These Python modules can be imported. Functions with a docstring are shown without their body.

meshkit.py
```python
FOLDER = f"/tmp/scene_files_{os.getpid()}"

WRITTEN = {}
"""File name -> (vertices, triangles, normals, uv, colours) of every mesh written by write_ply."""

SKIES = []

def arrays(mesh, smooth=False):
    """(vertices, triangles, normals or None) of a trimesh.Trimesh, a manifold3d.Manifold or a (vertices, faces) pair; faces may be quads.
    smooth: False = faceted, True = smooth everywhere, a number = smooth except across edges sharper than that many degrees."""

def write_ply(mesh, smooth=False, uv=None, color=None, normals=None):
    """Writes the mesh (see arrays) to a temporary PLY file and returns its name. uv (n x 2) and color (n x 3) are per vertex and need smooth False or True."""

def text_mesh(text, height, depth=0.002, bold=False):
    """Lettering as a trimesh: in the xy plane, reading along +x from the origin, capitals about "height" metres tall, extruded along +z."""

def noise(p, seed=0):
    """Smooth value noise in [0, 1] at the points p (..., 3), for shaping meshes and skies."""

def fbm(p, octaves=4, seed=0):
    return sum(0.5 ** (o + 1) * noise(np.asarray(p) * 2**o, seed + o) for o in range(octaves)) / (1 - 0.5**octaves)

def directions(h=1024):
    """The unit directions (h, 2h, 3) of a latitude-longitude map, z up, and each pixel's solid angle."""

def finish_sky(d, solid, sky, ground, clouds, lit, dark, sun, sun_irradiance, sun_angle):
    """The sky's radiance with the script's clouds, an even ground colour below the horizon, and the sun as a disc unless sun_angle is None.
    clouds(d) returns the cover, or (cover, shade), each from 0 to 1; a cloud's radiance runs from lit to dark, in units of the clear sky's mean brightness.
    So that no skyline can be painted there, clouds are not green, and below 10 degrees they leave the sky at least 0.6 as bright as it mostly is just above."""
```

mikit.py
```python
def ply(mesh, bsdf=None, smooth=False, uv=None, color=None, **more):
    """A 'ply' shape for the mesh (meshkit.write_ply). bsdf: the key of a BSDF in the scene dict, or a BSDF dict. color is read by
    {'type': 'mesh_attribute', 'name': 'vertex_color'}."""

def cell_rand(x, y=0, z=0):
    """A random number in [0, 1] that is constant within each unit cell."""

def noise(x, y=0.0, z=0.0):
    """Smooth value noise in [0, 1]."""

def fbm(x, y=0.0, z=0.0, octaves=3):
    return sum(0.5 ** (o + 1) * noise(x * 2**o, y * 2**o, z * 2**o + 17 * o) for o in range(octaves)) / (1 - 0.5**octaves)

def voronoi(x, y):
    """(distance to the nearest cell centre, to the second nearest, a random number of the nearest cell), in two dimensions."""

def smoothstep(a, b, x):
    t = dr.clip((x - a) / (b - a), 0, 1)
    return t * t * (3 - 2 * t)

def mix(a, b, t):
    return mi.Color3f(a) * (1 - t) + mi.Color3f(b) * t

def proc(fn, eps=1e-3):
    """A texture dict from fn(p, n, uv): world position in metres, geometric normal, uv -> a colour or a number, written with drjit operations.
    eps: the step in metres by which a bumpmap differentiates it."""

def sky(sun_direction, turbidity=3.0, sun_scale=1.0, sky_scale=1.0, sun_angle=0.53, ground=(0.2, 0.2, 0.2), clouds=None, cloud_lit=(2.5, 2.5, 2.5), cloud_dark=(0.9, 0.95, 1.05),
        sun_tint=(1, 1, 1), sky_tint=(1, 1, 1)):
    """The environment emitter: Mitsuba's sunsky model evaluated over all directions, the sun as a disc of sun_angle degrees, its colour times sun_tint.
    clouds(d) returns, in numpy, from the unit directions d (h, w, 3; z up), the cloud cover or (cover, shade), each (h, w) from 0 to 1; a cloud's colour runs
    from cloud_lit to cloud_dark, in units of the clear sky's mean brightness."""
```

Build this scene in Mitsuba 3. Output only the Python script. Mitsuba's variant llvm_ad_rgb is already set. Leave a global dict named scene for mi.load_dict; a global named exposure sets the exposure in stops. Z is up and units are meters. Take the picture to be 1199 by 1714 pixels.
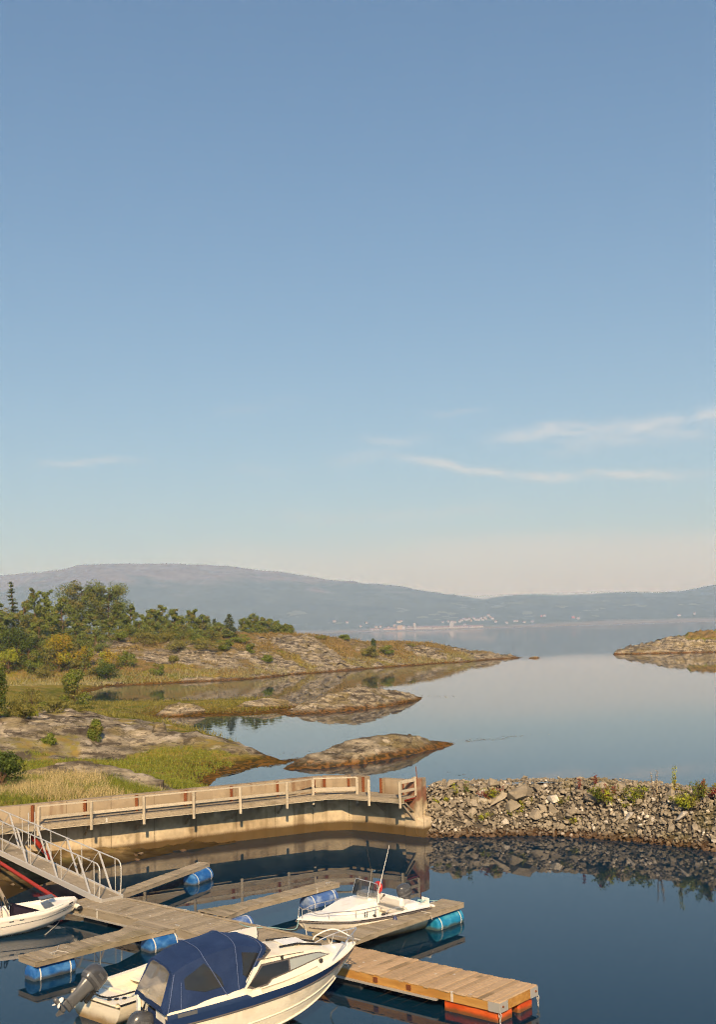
import math
import numpy as np, trimesh, mitsuba as mi, drjit as dr, mikit
from mikit import noise, fbm, smoothstep, mix, proc
from scipy.interpolate import LinearNDInterpolator
from scipy.ndimage import gaussian_filter, map_coordinates
T = mi.ScalarTransform4f
scene, labels = {}, {}

# ------------------------------------------------------------------ camera, sky, air, exposure
exposure = 2.3
PITCH, ROLL, EYE = 5.95, 1.75, 8.5          # a person leaning on a balcony above the harbour, looking slightly up
pr, rr = math.radians(PITCH), math.radians(ROLL)
fwd = np.array([0, math.cos(pr), math.sin(pr)])
up0 = np.array([0, -math.sin(pr), math.cos(pr)])
up = up0 * math.cos(rr) + np.array([1.0, 0, 0]) * math.sin(rr)
scene['camera'] = {'type': 'perspective', 'fov': 2 * math.degrees(math.atan(599.5 / 1900)), 'fov_axis': 'x', 'near_clip': 0.1, 'far_clip': 60000.0,
                   'to_world': T().look_at(origin=[0, 0, EYE], target=[float(fwd[0]), float(fwd[1]), float(EYE + fwd[2])], up=[float(v) for v in up]),
                   'medium': {'type': 'ref', 'id': 'air'}}
SUN_AZ, SUN_EL = math.radians(180 - 5), math.radians(31)       # azimuth from +y (clockwise): the sun stands behind the camera
SUN = [math.sin(SUN_AZ) * math.cos(SUN_EL), math.cos(SUN_AZ) * math.cos(SUN_EL), math.sin(SUN_EL)]


def vnoise(x, y, seed=0):
    """2-d value noise in numpy, 0..1"""
    x, y = np.asarray(x, float), np.asarray(y, float)
    xi, yi = np.floor(x).astype(np.int64), np.floor(y).astype(np.int64)
    fx, fy = x - xi, y - yi
    fx, fy = fx * fx * (3 - 2 * fx), fy * fy * (3 - 2 * fy)

    def h(a, b):
        n = (a * 374761393 + b * 668265263 + seed * 974634777) & 0xFFFFFFFF
        n = ((n ^ (n >> 13)) * 1274126177) & 0xFFFFFFFF
        return ((n ^ (n >> 16)) & 0xFFFFFF) / 16777215.0
    return (h(xi, yi) * (1 - fx) + h(xi + 1, yi) * fx) * (1 - fy) + (h(xi, yi + 1) * (1 - fx) + h(xi + 1, yi + 1) * fx) * fy


def vfbm(x, y, octaves=4, seed=0):
    return sum(0.5 ** (o + 1) * vnoise(np.asarray(x) * 2 ** o + 7.3 * o, np.asarray(y) * 2 ** o + 3.1 * o, seed + o) for o in range(octaves)) / (1 - 0.5 ** octaves)


def sstep(a, b, x):
    t = np.clip((x - a) / (b - a), 0, 1)
    return t * t * (3 - 2 * t)


def clouds(d):
    az = np.degrees(np.arctan2(d[..., 0], d[..., 1]))
    el = np.degrees(np.arcsin(np.clip(d[..., 2], -1, 1)))
    cover = np.zeros_like(el)

    def streak(pts, w, amount, seed):
        p = np.array(pts, float)
        mid = np.interp(az, p[:, 0], p[:, 1])
        inside = sstep(p[0, 0], p[0, 0] + 4, az) * (1 - sstep(p[-1, 0] - 5, p[-1, 0], az))
        wisp = vfbm(az * 0.9, (el - mid) * 4.2 + az * .35, 5, seed)
        return amount * inside * np.exp(-((el - mid + .5 * (vfbm(az * .5, el * 0.6, 3, seed + 9) - .5)) / w) ** 2) * sstep(.14, .66, wisp)
    for pts, w, a, s in [
        ([(5.5, 9.2), (10, 9.6), (14, 9.5), (18, 9.9), (27, 10.4), (34, 10)], .36, .62, 3),
        ([(8, 8.9), (14, 9.0), (20, 9.4), (24, 9.3)], .55, .35, 5),
        ([(0.5, 9.0), (4, 8.2), (8, 7.5), (12, 7.3), (15, 7.1), (19, 6.9)], .20, .70, 17),
        ([(-2.5, 8.5), (0, 8.7), (3.5, 8.9)], .3, .5, 22),
        ([(-1, 9.6), (2, 9.5), (5, 9.4)], .2, .6, 31),
        ([(2, 10.9), (5, 10.8), (8, 10.8)], .13, .45, 38),
        ([(3, 13), (4, 13.1), (5, 13)], .1, .25, 39),
        ([(-18, 8.5), (-13, 8.7), (-9, 8.6)], .14, .5, 41),
        ([(-8, 8.2), (-5, 8.1), (-2, 8)], .25, .22, 46),
        ([(-9, 10.9), (-5, 11.3), (-1, 11.9)], .2, .16, 47),
        ([(-6, 5.8), (2, 5.7), (10, 5.9)], .3, .22, 51),
        ([(-40, 7), (-32, 7.6), (-25, 8.5)], .5, .6, 61), ([(28, 8), (38, 7.6), (50, 8.2)], .5, .6, 67)]:
        cover = np.maximum(cover, streak(pts, w, a, s))
    # a thin veil low over the fjord, thicker to the right, and scattered high wisps all round
    veil = (1 - sstep(3.0, 4.7, el + 1.5 * (vfbm(az * .16, el * .5, 3, 71) - .5) - 0.5 * sstep(-14, 6, az))) * (.25 + .5 * sstep(-20, 12, az))
    wisps = .35 * sstep(.62, .85, vfbm(az * .06, el * .35, 4, 83)) * sstep(26, 34, np.abs(az)) * sstep(3, 8, el) * (1 - sstep(25, 40, el))
    return np.clip(np.maximum(np.maximum(cover, veil * .8), wisps), 0, 1), np.full_like(el, 0.35)


scene['sky'] = mikit.sky(SUN, turbidity=3.0, clouds=clouds, cloud_lit=(3.7, 3.7, 3.8), cloud_dark=(1.25, 1.25, 1.27), sky_tint=(.605, .722, .80), sun_tint=(1.0, .965, .90))
HAZE = 1.25e-4
scene['air'] = {'type': 'homogeneous', 'albedo': {'type': 'rgb', 'value': [.915, .935, .98]}, 'sigma_t': {'type': 'rgb', 'value': [HAZE * .76, HAZE * 1.05, HAZE * 1.48]}}
scene['haze'] = {'type': 'cube', 'to_world': T().translate([0, 9000, 380]).scale([21000, 21000, 384]), 'bsdf': {'type': 'null'}, 'interior': {'type': 'ref', 'id': 'air'}}
labels['haze'] = {'label': 'pale sea haze over the fjord', 'category': 'haze', 'kind': 'stuff'}


# ------------------------------------------------------------------ helpers
def ref(m):
    return m


def put(key, mesh, m, label=None, cat=None, group=None, kind=None, smooth=False, **kw):
    n, k = 0, key
    while k in scene:
        n += 1
        k = f'{key}_{n:03d}'
    scene[k] = mesh if isinstance(mesh, dict) else mikit.ply(mesh, m, smooth, **kw)
    tag(k, label, cat, group, kind)
    return k


def tag(k, label=None, cat=None, group=None, kind=None):
    e = {a: b for a, b in (('label', label), ('category', cat), ('group', group), ('kind', kind)) if b}
    if e:
        labels[k] = e


used = set()


def thing(key, label, cat, group=None):
    n, k = 0, key
    while k in used:
        n += 1
        k = f'{key}_{n:03d}'
    used.add(k)
    tag(k, label, cat, group)
    return k


def place(d, m):
    return {**d, 'to_world': T(np.asarray(m, float).tolist()) if not isinstance(m, T) else m}


def cat(*ms):
    return trimesh.util.concatenate([m for m in ms if m is not None])


def frame_matrix(x, d, z=None):
    """4x4 with local x along d (3-vector), z as near to up as can be, origin x"""
    d = np.asarray(d, float) / np.linalg.norm(d)
    zz = np.array([0, 0, 1.0]) if z is None else np.asarray(z, float)
    y = np.cross(zz, d); y /= np.linalg.norm(y)
    m = np.eye(4)
    m[:3, 0], m[:3, 1], m[:3, 2], m[:3, 3] = d, y, np.cross(d, y), x
    return m


def box(size, at=(0, 0, 0), m=None, cham=0.0):
    if cham:
        s, c = np.array(size) / 2, cham
        pts = [(sx * (s[0] - a), sy * (s[1] - b), sz * (s[2] - d)) for sx in (-1, 1) for sy in (-1, 1) for sz in (-1, 1) for a, b, d in ((0, c, c), (c, 0, c), (c, c, 0))]
        b = trimesh.convex.convex_hull(np.array(pts))
    else:
        b = trimesh.creation.box(extents=size)
    b.apply_translation(at)
    if m is not None:
        b.apply_transform(m)
    return b


def bar(a, b, w, h, z=None, cham=0.0):
    a, b = np.asarray(a, float), np.asarray(b, float)
    d = b - a
    return box((np.linalg.norm(d), w, h), m=frame_matrix((a + b) / 2, d, z if z is not None else ([1, 0, 0] if abs(d[2]) > .95 * np.linalg.norm(d) else None)), cham=cham)


def tube(pts, r, sides=8, closed=False, cap=True):
    p = np.asarray(pts, float)
    n = len(p)
    t = np.gradient(p, axis=0) if not closed else np.roll(p, -1, 0) - np.roll(p, 1, 0)
    t /= np.linalg.norm(t, axis=1, keepdims=True) + 1e-12
    a = np.cross(t[0], [0, 0, 1.0] if abs(t[0][2]) < .9 else [1.0, 0, 0])
    A = []
    for i in range(n):
        a = a - t[i] * a.dot(t[i]); a /= np.linalg.norm(a) + 1e-12
        A.append(a.copy())
    A = np.array(A); B = np.cross(t, A)
    r = np.broadcast_to(r, (n,))
    ang = np.arange(sides) * 2 * np.pi / sides
    v = p[:, None] + r[:, None, None] * (np.cos(ang)[None, :, None] * A[:, None] + np.sin(ang)[None, :, None] * B[:, None])
    m = n if closed else n - 1
    f = []
    for i in range(m):
        k = (i + 1) % n
        for j in range(sides):
            j2 = (j + 1) % sides
            f += [[i * sides + j, i * sides + j2, k * sides + j2], [i * sides + j, k * sides + j2, k * sides + j]]
    v = v.reshape(-1, 3)
    if cap and not closed:
        c0, c1 = len(v), len(v) + 1
        v = np.vstack([v, p[0], p[-1]])
        for j in range(sides):
            j2 = (j + 1) % sides
            f += [[c0, j2, j], [c1, (n - 1) * sides + j, (n - 1) * sides + j2]]
    mesh = trimesh.Trimesh(v, f, process=False)
    return mesh


def arc(pts, n=8):
    """Catmull-Rom through the points"""
    p = np.asarray(pts, float)
    q = np.vstack([2 * p[0] - p[1], p, 2 * p[-1] - p[-2]])
    out = []
    for i in range(1, len(q) - 2):
        for t in np.linspace(0, 1, n, endpoint=False):
            out.append(.5 * (2 * q[i] + (q[i + 1] - q[i - 1]) * t + (2 * q[i - 1] - 5 * q[i] + 4 * q[i + 1] - q[i + 2]) * t ** 2 + (3 * q[i] - q[i - 1] - 3 * q[i + 1] + q[i + 2]) * t ** 3))
    out.append(p[-1])
    return np.array(out)


def grid_mesh(P):
    """P: (n, m, 3) -> sheet"""
    n, m = P.shape[:2]
    i = np.arange(n * m).reshape(n, m)
    a, b, c, d = i[:-1, :-1].ravel(), i[1:, :-1].ravel(), i[1:, 1:].ravel(), i[:-1, 1:].ravel()
    return trimesh.Trimesh(P.reshape(-1, 3), np.vstack([np.c_[a, b, c], np.c_[a, c, d]]), process=False)


def uvc(mesh, u, v=0.0):
    return np.tile([[u, v]], (len(mesh.vertices), 1)).astype(float)


# ------------------------------------------------------------------ materials
def rgb(*c):
    return {'type': 'rgb', 'value': list(c)}


def diffuse(c):
    return {'type': 'twosided', 'bsdf': {'type': 'diffuse', 'reflectance': c if isinstance(c, dict) else rgb(*c)}}


def paint(c, rough=.25, spec=.5, coat=0.0, metal=0.0):
    return {'type': 'twosided', 'bsdf': {'type': 'principled', 'base_color': c if isinstance(c, dict) else rgb(*c), 'roughness': rough, 'specular': spec, 'clearcoat': coat, 'clearcoat_gloss': .9, 'metallic': metal}}


def land_fn(p, n, uv):
    x, y, z = p.x, p.y, p.z
    big = fbm(x * .11, y * .11, 3.0, 3)
    mid = fbm(x * .8, y * .8, z * .8, 4)
    fine = fbm(x * 4.1, y * 4.1, z * 5.0, 3)
    strata = fbm(x * .55 + y * .35, y * .25 - x * .15, z * 4.0 + x * .5, 3)
    rock = mix((.088, .074, .056), (.37, .318, .235), smoothstep(.34, .66, .5 * strata + .3 * mid + .2 * fine))
    rock = mix(rock, (.20, .155, .06), smoothstep(.50, .66, fbm(x * .42 + 7., y * .42, z * .9, 4)) * .55)
    rock = mix(rock, (.50, .44, .36), smoothstep(.60, .74, fbm(x * 1.3, y * 1.3, z * 2 + 9., 3)) * .6)
    rock = mix(rock, (.06, .048, .04), smoothstep(.58, .66, fbm(x * .9 + 40., y * .9, z * 3., 4)) * .7)
    crack = 1 - smoothstep(.004, .022, dr.abs(fbm(x * .7 + .5 * y + 3., y * .8 - .2 * x, z * 2.2, 4) - .5))
    rock = mix(rock, (.045, .038, .032), crack * .65)
    rock = rock * (.8 + .4 * noise(x * 9., y * 9., z * 11.))
    green = mix((.100, .118, .020), (.20, .175, .034), smoothstep(.35, .65, big))
    green = mix(green, (.30, .20, .075), smoothstep(.45, .72, mid) * .65)
    green = green * (.65 + .7 * fine)
    heath = mix((.215, .145, .062), (.145, .115, .042), smoothstep(.35, .7, mid)) * (.6 + .8 * fine)
    g = smoothstep(.38, .62, uv.x + .5 * (mid - .5) + .25 * (fine - .5))
    h = smoothstep(.4, .6, uv.y + .6 * (fbm(x * .5, y * .5, 5., 3) - .5))
    c = mix(rock, mix(green, heath, h), g)
    tide = 1 - smoothstep(.12, .55, z + .45 * (mid - .5))
    weed = mix((.040, .028, .012), (.16, .075, .018), smoothstep(.4, .6, fine))
    return mix(c, weed, tide * .9)


scene['land'] = diffuse(proc(land_fn))


def water_bump(p, n, uv):
    calm = smoothstep(.35, .65, fbm(p.x * .035, p.y * .018, 1., 2))
    fade = smoothstep(46.0, 70.0, p.y)
    return (noise(p.x * 1.6, p.y * 1.1, 2.) + .5 * noise(p.x * 3.9, p.y * 3.1, 5.)) * (.35 + .25 * fade + .9 * calm * fade) + 1.2 * noise(p.x * .35, p.y * .25, 7.)


scene['sea_water'] = {'type': 'bumpmap', 'scale': .0016, 'arbitrary': proc(water_bump, .05),
                      'bsdf': {'type': 'plastic', 'int_ior': 1.33, 'nonlinear': False, 'diffuse_reflectance': rgb(.002, .021, .046)}}


def concrete_fn(p, n, uv):
    x, y, z = p.x, p.y, p.z
    s = x * .8 + y * .6
    streak = fbm(s * 3.1, z * .35, y * .3, 4)
    grime = fbm(s * 7., z * 5., y * 2., 3)
    blotch = fbm(x * .9, y * .9, z * 1.4, 4)
    c = mix((.40, .315, .205), (.55, .46, .325), smoothstep(.3, .7, blotch))
    c = mix(c, (.22, .165, .10), smoothstep(.50, .70, streak) * .75)
    c = c * (.72 + .56 * grime)
    c = mix(c, (.15, .11, .07), smoothstep(.56, .70, fbm(s * 1.1 + 9., z * .8, 3., 4)) * .45)
    c = mix(c, (.19, .125, .07), smoothstep(.66, .8, fbm(x * 2., y * 2., z * 2., 3)) * .5)
    upper = smoothstep(1.5, 1.7, z)
    c = mix(c, mix((.315, .255, .185), (.20, .115, .07), smoothstep(.50, .75, streak)), upper * .75)
    rusty = smoothstep(1.5, 1.7, x) * smoothstep(.36, .52, fbm(x * 1.4, y * 1.4, z * 1.2 + 4., 3)) * smoothstep(.6, 1.4, z)
    c = mix(c, mix((.27, .11, .065), (.15, .06, .04), streak), rusty * .85)
    joint = dr.abs(x / 1.55 - dr.floor(x / 1.55) - .5)
    c = mix(c, (.17, .13, .085), (1 - smoothstep(.006, .016, joint)) * .6)
    tide = 1 - smoothstep(.30, .48, z + .12 * (blotch - .5))
    return mix(c, mix((.10, .058, .022), (.06, .045, .02), blotch), tide * .93)


scene['concrete'] = diffuse(proc(concrete_fn))


def stone_fn(p, n, uv):
    k = fbm(p.x * 3., p.y * 3., p.z * 5., 3)
    c = mix((.175, .15, .115), (.385, .335, .26), uv.x)
    c = mix(c, (.36, .20, .11), smoothstep(.84, .9, uv.y) * .7)
    c = mix(c, (.58, .53, .46), smoothstep(.95, .98, uv.x) * .8)
    c = mix((.085, .075, .062), c, smoothstep(.0, .06, uv.x))  # core alone: shade in the gaps between stones painted as a darker tone
    c = c * (.62 + .76 * k)
    c = mix(c, (.16, .14, .05), smoothstep(.6, .75, fbm(p.x * .7, p.y * .7, p.z * .7, 3)) * .4)
    return mix(c, mix((.055, .035, .018), (.10, .045, .02), k), (1 - smoothstep(.06, .36, p.z + .3 * (k - .5))) * .8)


scene['stone'] = diffuse(proc(stone_fn))


def wood_fn(p, n, uv):
    """uv.x: which plank; uv.y: 0 old grey, 1 new reddish, 2 bare orange beam, 3 pale painted rail"""
    r = uv.x * 57.3
    a = fbm(p.x * 9. + p.y * 9. + r, p.x * 1.3 - p.y * 1.3 + r, p.z * 14., 3)
    b = fbm(p.x * 1.1 + r, p.y * 1.1, p.z, 3)
    tone = .84 + .30 * mikit.cell_rand(uv.x * 977., 3.)
    grey = mix((.27, .225, .165), (.40, .345, .265), a)
    new = mix((.42, .29, .18), (.52, .385, .25), a)
    beam = mix((.40, .20, .055), (.55, .31, .10), smoothstep(.3, .7, .5 * a + .5 * b))
    pale = mix((.40, .345, .26), (.54, .48, .385), a)
    c = mix(mix(mix(grey, new, smoothstep(.4, .6, uv.y)), beam, smoothstep(1.4, 1.6, uv.y)), pale, smoothstep(2.4, 2.6, uv.y))
    c = c * tone
    vd, _, vr = mikit.voronoi(p.x * 1.9, p.y * 1.9)
    c = mix(c, (.62, .60, .55), smoothstep(.085, .05, vd) * smoothstep(.62, .66, vr) * (1 - smoothstep(2.4, 2.6, uv.y)) * .75)
    c = mix(c, (.14, .125, .05), smoothstep(.60, .74, fbm(p.x * .7 + 3., p.y * .7, 2., 3)) * .35 * (1 - smoothstep(.3, .6, uv.y)))
    c = mix(c, (.10, .08, .05), smoothstep(.58, .75, b) * .55 * (1 - smoothstep(2.4, 2.6, uv.y) * .6))
    return c


scene['wood'] = diffuse(proc(wood_fn))
scene['leaf'] = {'type': 'twosided', 'bsdf': {'type': 'diffuse', 'reflectance': {'type': 'mesh_attribute', 'name': 'vertex_color'}}}
scene['bark'] = diffuse((.12, .075, .045))


def mud_fn(p, n, uv):
    a, b = fbm(p.x * .9, p.y * .9, p.z * 2, 4), fbm(p.x * 5., p.y * 5., 1., 3)
    c = mix((.085, .058, .026), (.24, .175, .085), smoothstep(.3, .7, a)) * (.55 + .9 * b)
    c = mix(c, (.16, .15, .04), smoothstep(.58, .7, fbm(p.x * 1.7, p.y * 1.7, 4., 3)) * .5)
    return mix((.045, .032, .016), c, smoothstep(.0, .4, p.z + .25 * (a - .5)))


scene['mud'] = diffuse(proc(mud_fn))


def hill_fn(p, n, uv):
    a = fbm(p.x * .004, p.y * .004, p.z * .008, 4)
    forest = mix((.025, .042, .022), (.055, .07, .03), a)
    heath = mix((.085, .066, .055), (.15, .12, .10), fbm(p.x * .012, p.y * .012, 2., 3))
    c = mix(forest, heath, smoothstep(uv.x, uv.x + 170., p.z + 320. * (a - .5)))
    field = smoothstep(.68, .74, fbm(p.x * .009 + 9., p.y * .009, 8., 3)) * (1 - smoothstep(90., 200., p.z))
    shore = 1 - smoothstep(8., 26., p.z + 30. * (a - .5))
    c = mix(c, (.24, .23, .11), field * .22)
    return mix(c, (.42, .33, .27), shore * .3)


scene['hillside'] = diffuse(proc(hill_fn))
# ------------------------------------------------------------------ water
xs = np.array([-20000., -5000, -1000, -300, -100, -30, 0, 30, 100, 300, 1000, 5000, 20000])
ys = np.array([-6000., -1000, -100, 0, 30, 60, 100, 160, 300, 600, 1500, 4000, 9000, 28000])
X, Y = np.meshgrid(xs, ys, indexing='ij')
w = grid_mesh(np.dstack([X, Y, np.zeros_like(X)]))
put('water', w, 'sea_water', 'calm dark blue harbour water running out to a pale fjord', kind='structure', smooth=True, uv=np.array(w.vertices)[:, :2])

# ------------------------------------------------------------------ left shore and headland: one height field from surveyed points (x, y, z in metres)
SHORE = [(-130, 200), (-95, 204), (-78, 203), (-62, 205), (-54.6, 206), (-45.7, 206), (-38.6, 208), (-29.8, 212), (-22.6, 216), (-15.4, 232), (-6.1, 246), (4.5, 263), (16.4, 277), (27, 286), (39.5, 303)]
RIDGE = [(-130, 236, 9.5), (-105, 236, 9.2), (-75, 240, 9.2), (-63, 242, 8.8), (-52, 246, 9.0), (-40, 250, 9.2), (-27.7, 258, 9.3), (-17.6, 268, 8.6), (-6.6, 276, 7.3), (-.9, 280, 6.0), (6.6, 286, 5.7), (14.3, 292, 5.2), (20.8, 297, 4.3), (29, 303, 2.0), (37, 307, .7)]
C = []
for i, (x, y) in enumerate(SHORE):
    C += [(x, y, 0.02)]
    if x > -45:
        C += [(x + 3.5, y - 8, -1.6)]
    rx, ry, rz = RIDGE[i]
    for t, s in ((.08, .17), (.3, .40), (.6, .75)):
        C.append((x + (rx - x) * t, y + (ry - y) * t, rz * s))
    C += [(rx, ry, rz), (rx + 3, ry + 14, rz * .75), (rx + 6, ry + 45, -1.5)]
C += [(44, 306, -1), (60, 330, -2), (48, 296, -2)]
NEAR = [(-8.7, 64.8, 0), (-8.7, 69.5, 0), (-7.0, 74.2, 0.02), (-4.5, 75.0, .05), (-4.6, 77.5, .05), (-6.3, 78.9, 0.02), (-7.8, 82.7, 0), (-10, 91.2, 0), (-13.8, 99.8, 0), (-19.6, 109.3, 0), (-23.5, 117.4, 0),
        (-22.1, 122.2, 0), (-16.7, 120.3, 0), (-11.7, 119.5, 0), (-7.2, 118.3, 0), (-6, 128, 0), (-9.3, 148, 0), (-14.6, 153, 0), (-20.4, 151, 0), (-26.6, 150.5, 0), (-35.3, 147.6, 0), (-41, 160, 0), (-44, 180, 0), (-45, 197, 0)]
C += NEAR
C += [(-4, 66, -1.2), (-5.2, 71, -1), (-1.5, 76, -1.2), (-2, 80, -1.5), (-4, 84, -1.5), (-6, 92, -1.5), (-9.5, 101, -1.5), (-14, 111, -1.4), (-18, 116, -.9), (-10, 115, -1.3), (-2, 112, -1.6), (0, 130, -1.6), (-3, 150, -1.6), (-12, 162, -1.5),
      (-22, 160, -1.2), (-33, 160, -.8), (-36, 180, -.8), (-37, 195, -.8), (10, 180, -2), (0, 210, -2), (-15, 205, -1.6)]
C += [(-19.9, 62.7, 1.3), (-18.1, 68.2, .8), (-14.7, 69, .6), (-11.4, 70.6, .3), (-22.2, 69.9, 1.4), (-19.7, 74.2, 1.0), (-15.2, 76, .55), (-10.6, 75.6, .35),
      (-23.5, 77, 3.0), (-21.2, 77, 2.8), (-19.8, 79, 2.3), (-18.7, 87.9, 2.0), (-20.9, 89.4, 2.5), (-15, 81.5, 1.7), (-11.6, 81.0, 1.6), (-9.2, 79.0, 1.1), (-27.5, 96.3, 2.6), (-28.7, 88, 3.4), (-13.5, 90, 1.1), (-18, 100, 1.4), (-23, 108, 1.2),
      (-43.1, 150.9, 1.2), (-49.5, 156.1, 1.5), (-34.7, 131.1, 1.4), (-26.6, 131.3, .55), (-14.4, 131.8, .5), (-14, 142, .45), (-29, 140, .6), (-52, 180, 1.1), (-50, 196, .8), (-60, 190, 1.2), (-80, 180, 3), (-55, 130, 2.5), (-80, 130, 6), (-60, 95, 6), (-40, 90, 4.0), (-40, 70, 3.2), (-26, 60, 1.9),
      (-14.6, 50, 1.8), (-11.5, 52, 1.5), (-9.5, 55, .9), (-8.8, 59, .3), (-7.4, 57, -.6), (-5, 56, -1.2), (-16.5, 56, 1.7), (-13.5, 58.5, 1.75), (-11.8, 60, 1.0), (-15, 61, 1.9), (-17, 63, 1.2), (-20, 48, 2.1), (-30, 46, 2.4), (-60, 46, 6), (-130, 46, 9), (-130, 100, 10), (-130, 150, 8), (-100, 170, 4),
      (0, 54, -1.6), (8, 60, -2), (8, 90, -2), (20, 120, -2), (30, 250, -2), (75, 46, -2), (75, 350, -2), (-130, 350, -2), (-17, 43.8, 2.0), (-5, 51, -1.2), (0, 51, -1.5)]
C = np.array(C, float)
gx, gy = np.arange(-130, 60.01, .5), np.arange(44, 345.01, .5)
GX, GY = np.meshgrid(gx, gy, indexing='ij')
Z0 = LinearNDInterpolator(C[:, :2], C[:, 2], fill_value=-2.0)(GX, GY)
near = 1 - sstep(120, 190, GY)
Z0 = gaussian_filter(Z0, 1.6) * near + gaussian_filter(Z0, 4) * (1 - near)
# where bare rock shows: knolls near, steep flanks far
ROCKS = [(-22.5, 76, 7, 5), (-14, 80.5, 7, 4.5), (-19.5, 87, 6, 6), (-14, 59.5, 5.5, 2.6), (-10.5, 79, 4, 3), (-27, 97, 5, 8), (-33, 228, 12, 12), (-12, 252, 16, 12), (-20, 236, 10, 8), (-48, 226, 12, 8), (3, 270, 12, 7), (18, 284, 10, 6), (30, 296, 12, 8)]
rockness = np.zeros_like(GX)
for x, y, a, b in ROCKS:
    rockness = np.maximum(rockness, 1 - sstep(.55, 1.15, np.hypot((GX - x) / a, (GY - y) / b) / np.where(GY < 130, 1.22, 1.0) + .7 * (vfbm(GX * .25, GY * .25, 3, 5) - .5)))
rockness = np.maximum(rockness, .75 * sstep(.12, .02, np.abs(vfbm(GX * .05, GY * .09, 3, 17) - .47)) * sstep(205, 225, GY))
rockness = np.maximum(rockness, sstep(1.0, .45, Z0) * sstep(-.3, .05, Z0) * (.35 + .5 * sstep(200, 210, GY)))
frag = .50 + .50 * sstep(.40, .54, vfbm(GX * .13 + 5, GY * .22, 4, 91))
rockness = np.where(GY > 205, rockness * frag, rockness * (.5 + .5 * sstep(.36, .5, vfbm(GX * .3, GY * .3, 3, 93))))
land = sstep(-.2, .4, Z0)
ridged = 1 - np.abs(2 * vfbm((GX + .5 * GY) * .28, (GY - .4 * GX) * .55, 4, 31) - 1)
rough = 1.1 * (ridged - .72) + .9 * (vfbm(GX * .8, GY * .8, 4, 41) - .5)
steps = vfbm(GX * .12, GY * .12, 3, 77)
Z = Z0 + land * (rockness * rough * (.85 + 1.3 * sstep(200, 230, GY)) + (1 - rockness) * .25 * (vfbm(GX * .5, GY * .5, 4, 51) - .5) + sstep(212, 235, GY) * 1.6 * (steps - .5))
Z = np.where((GY < 52) & (GX > -15), np.minimum(Z, 1.7), Z)
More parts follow.
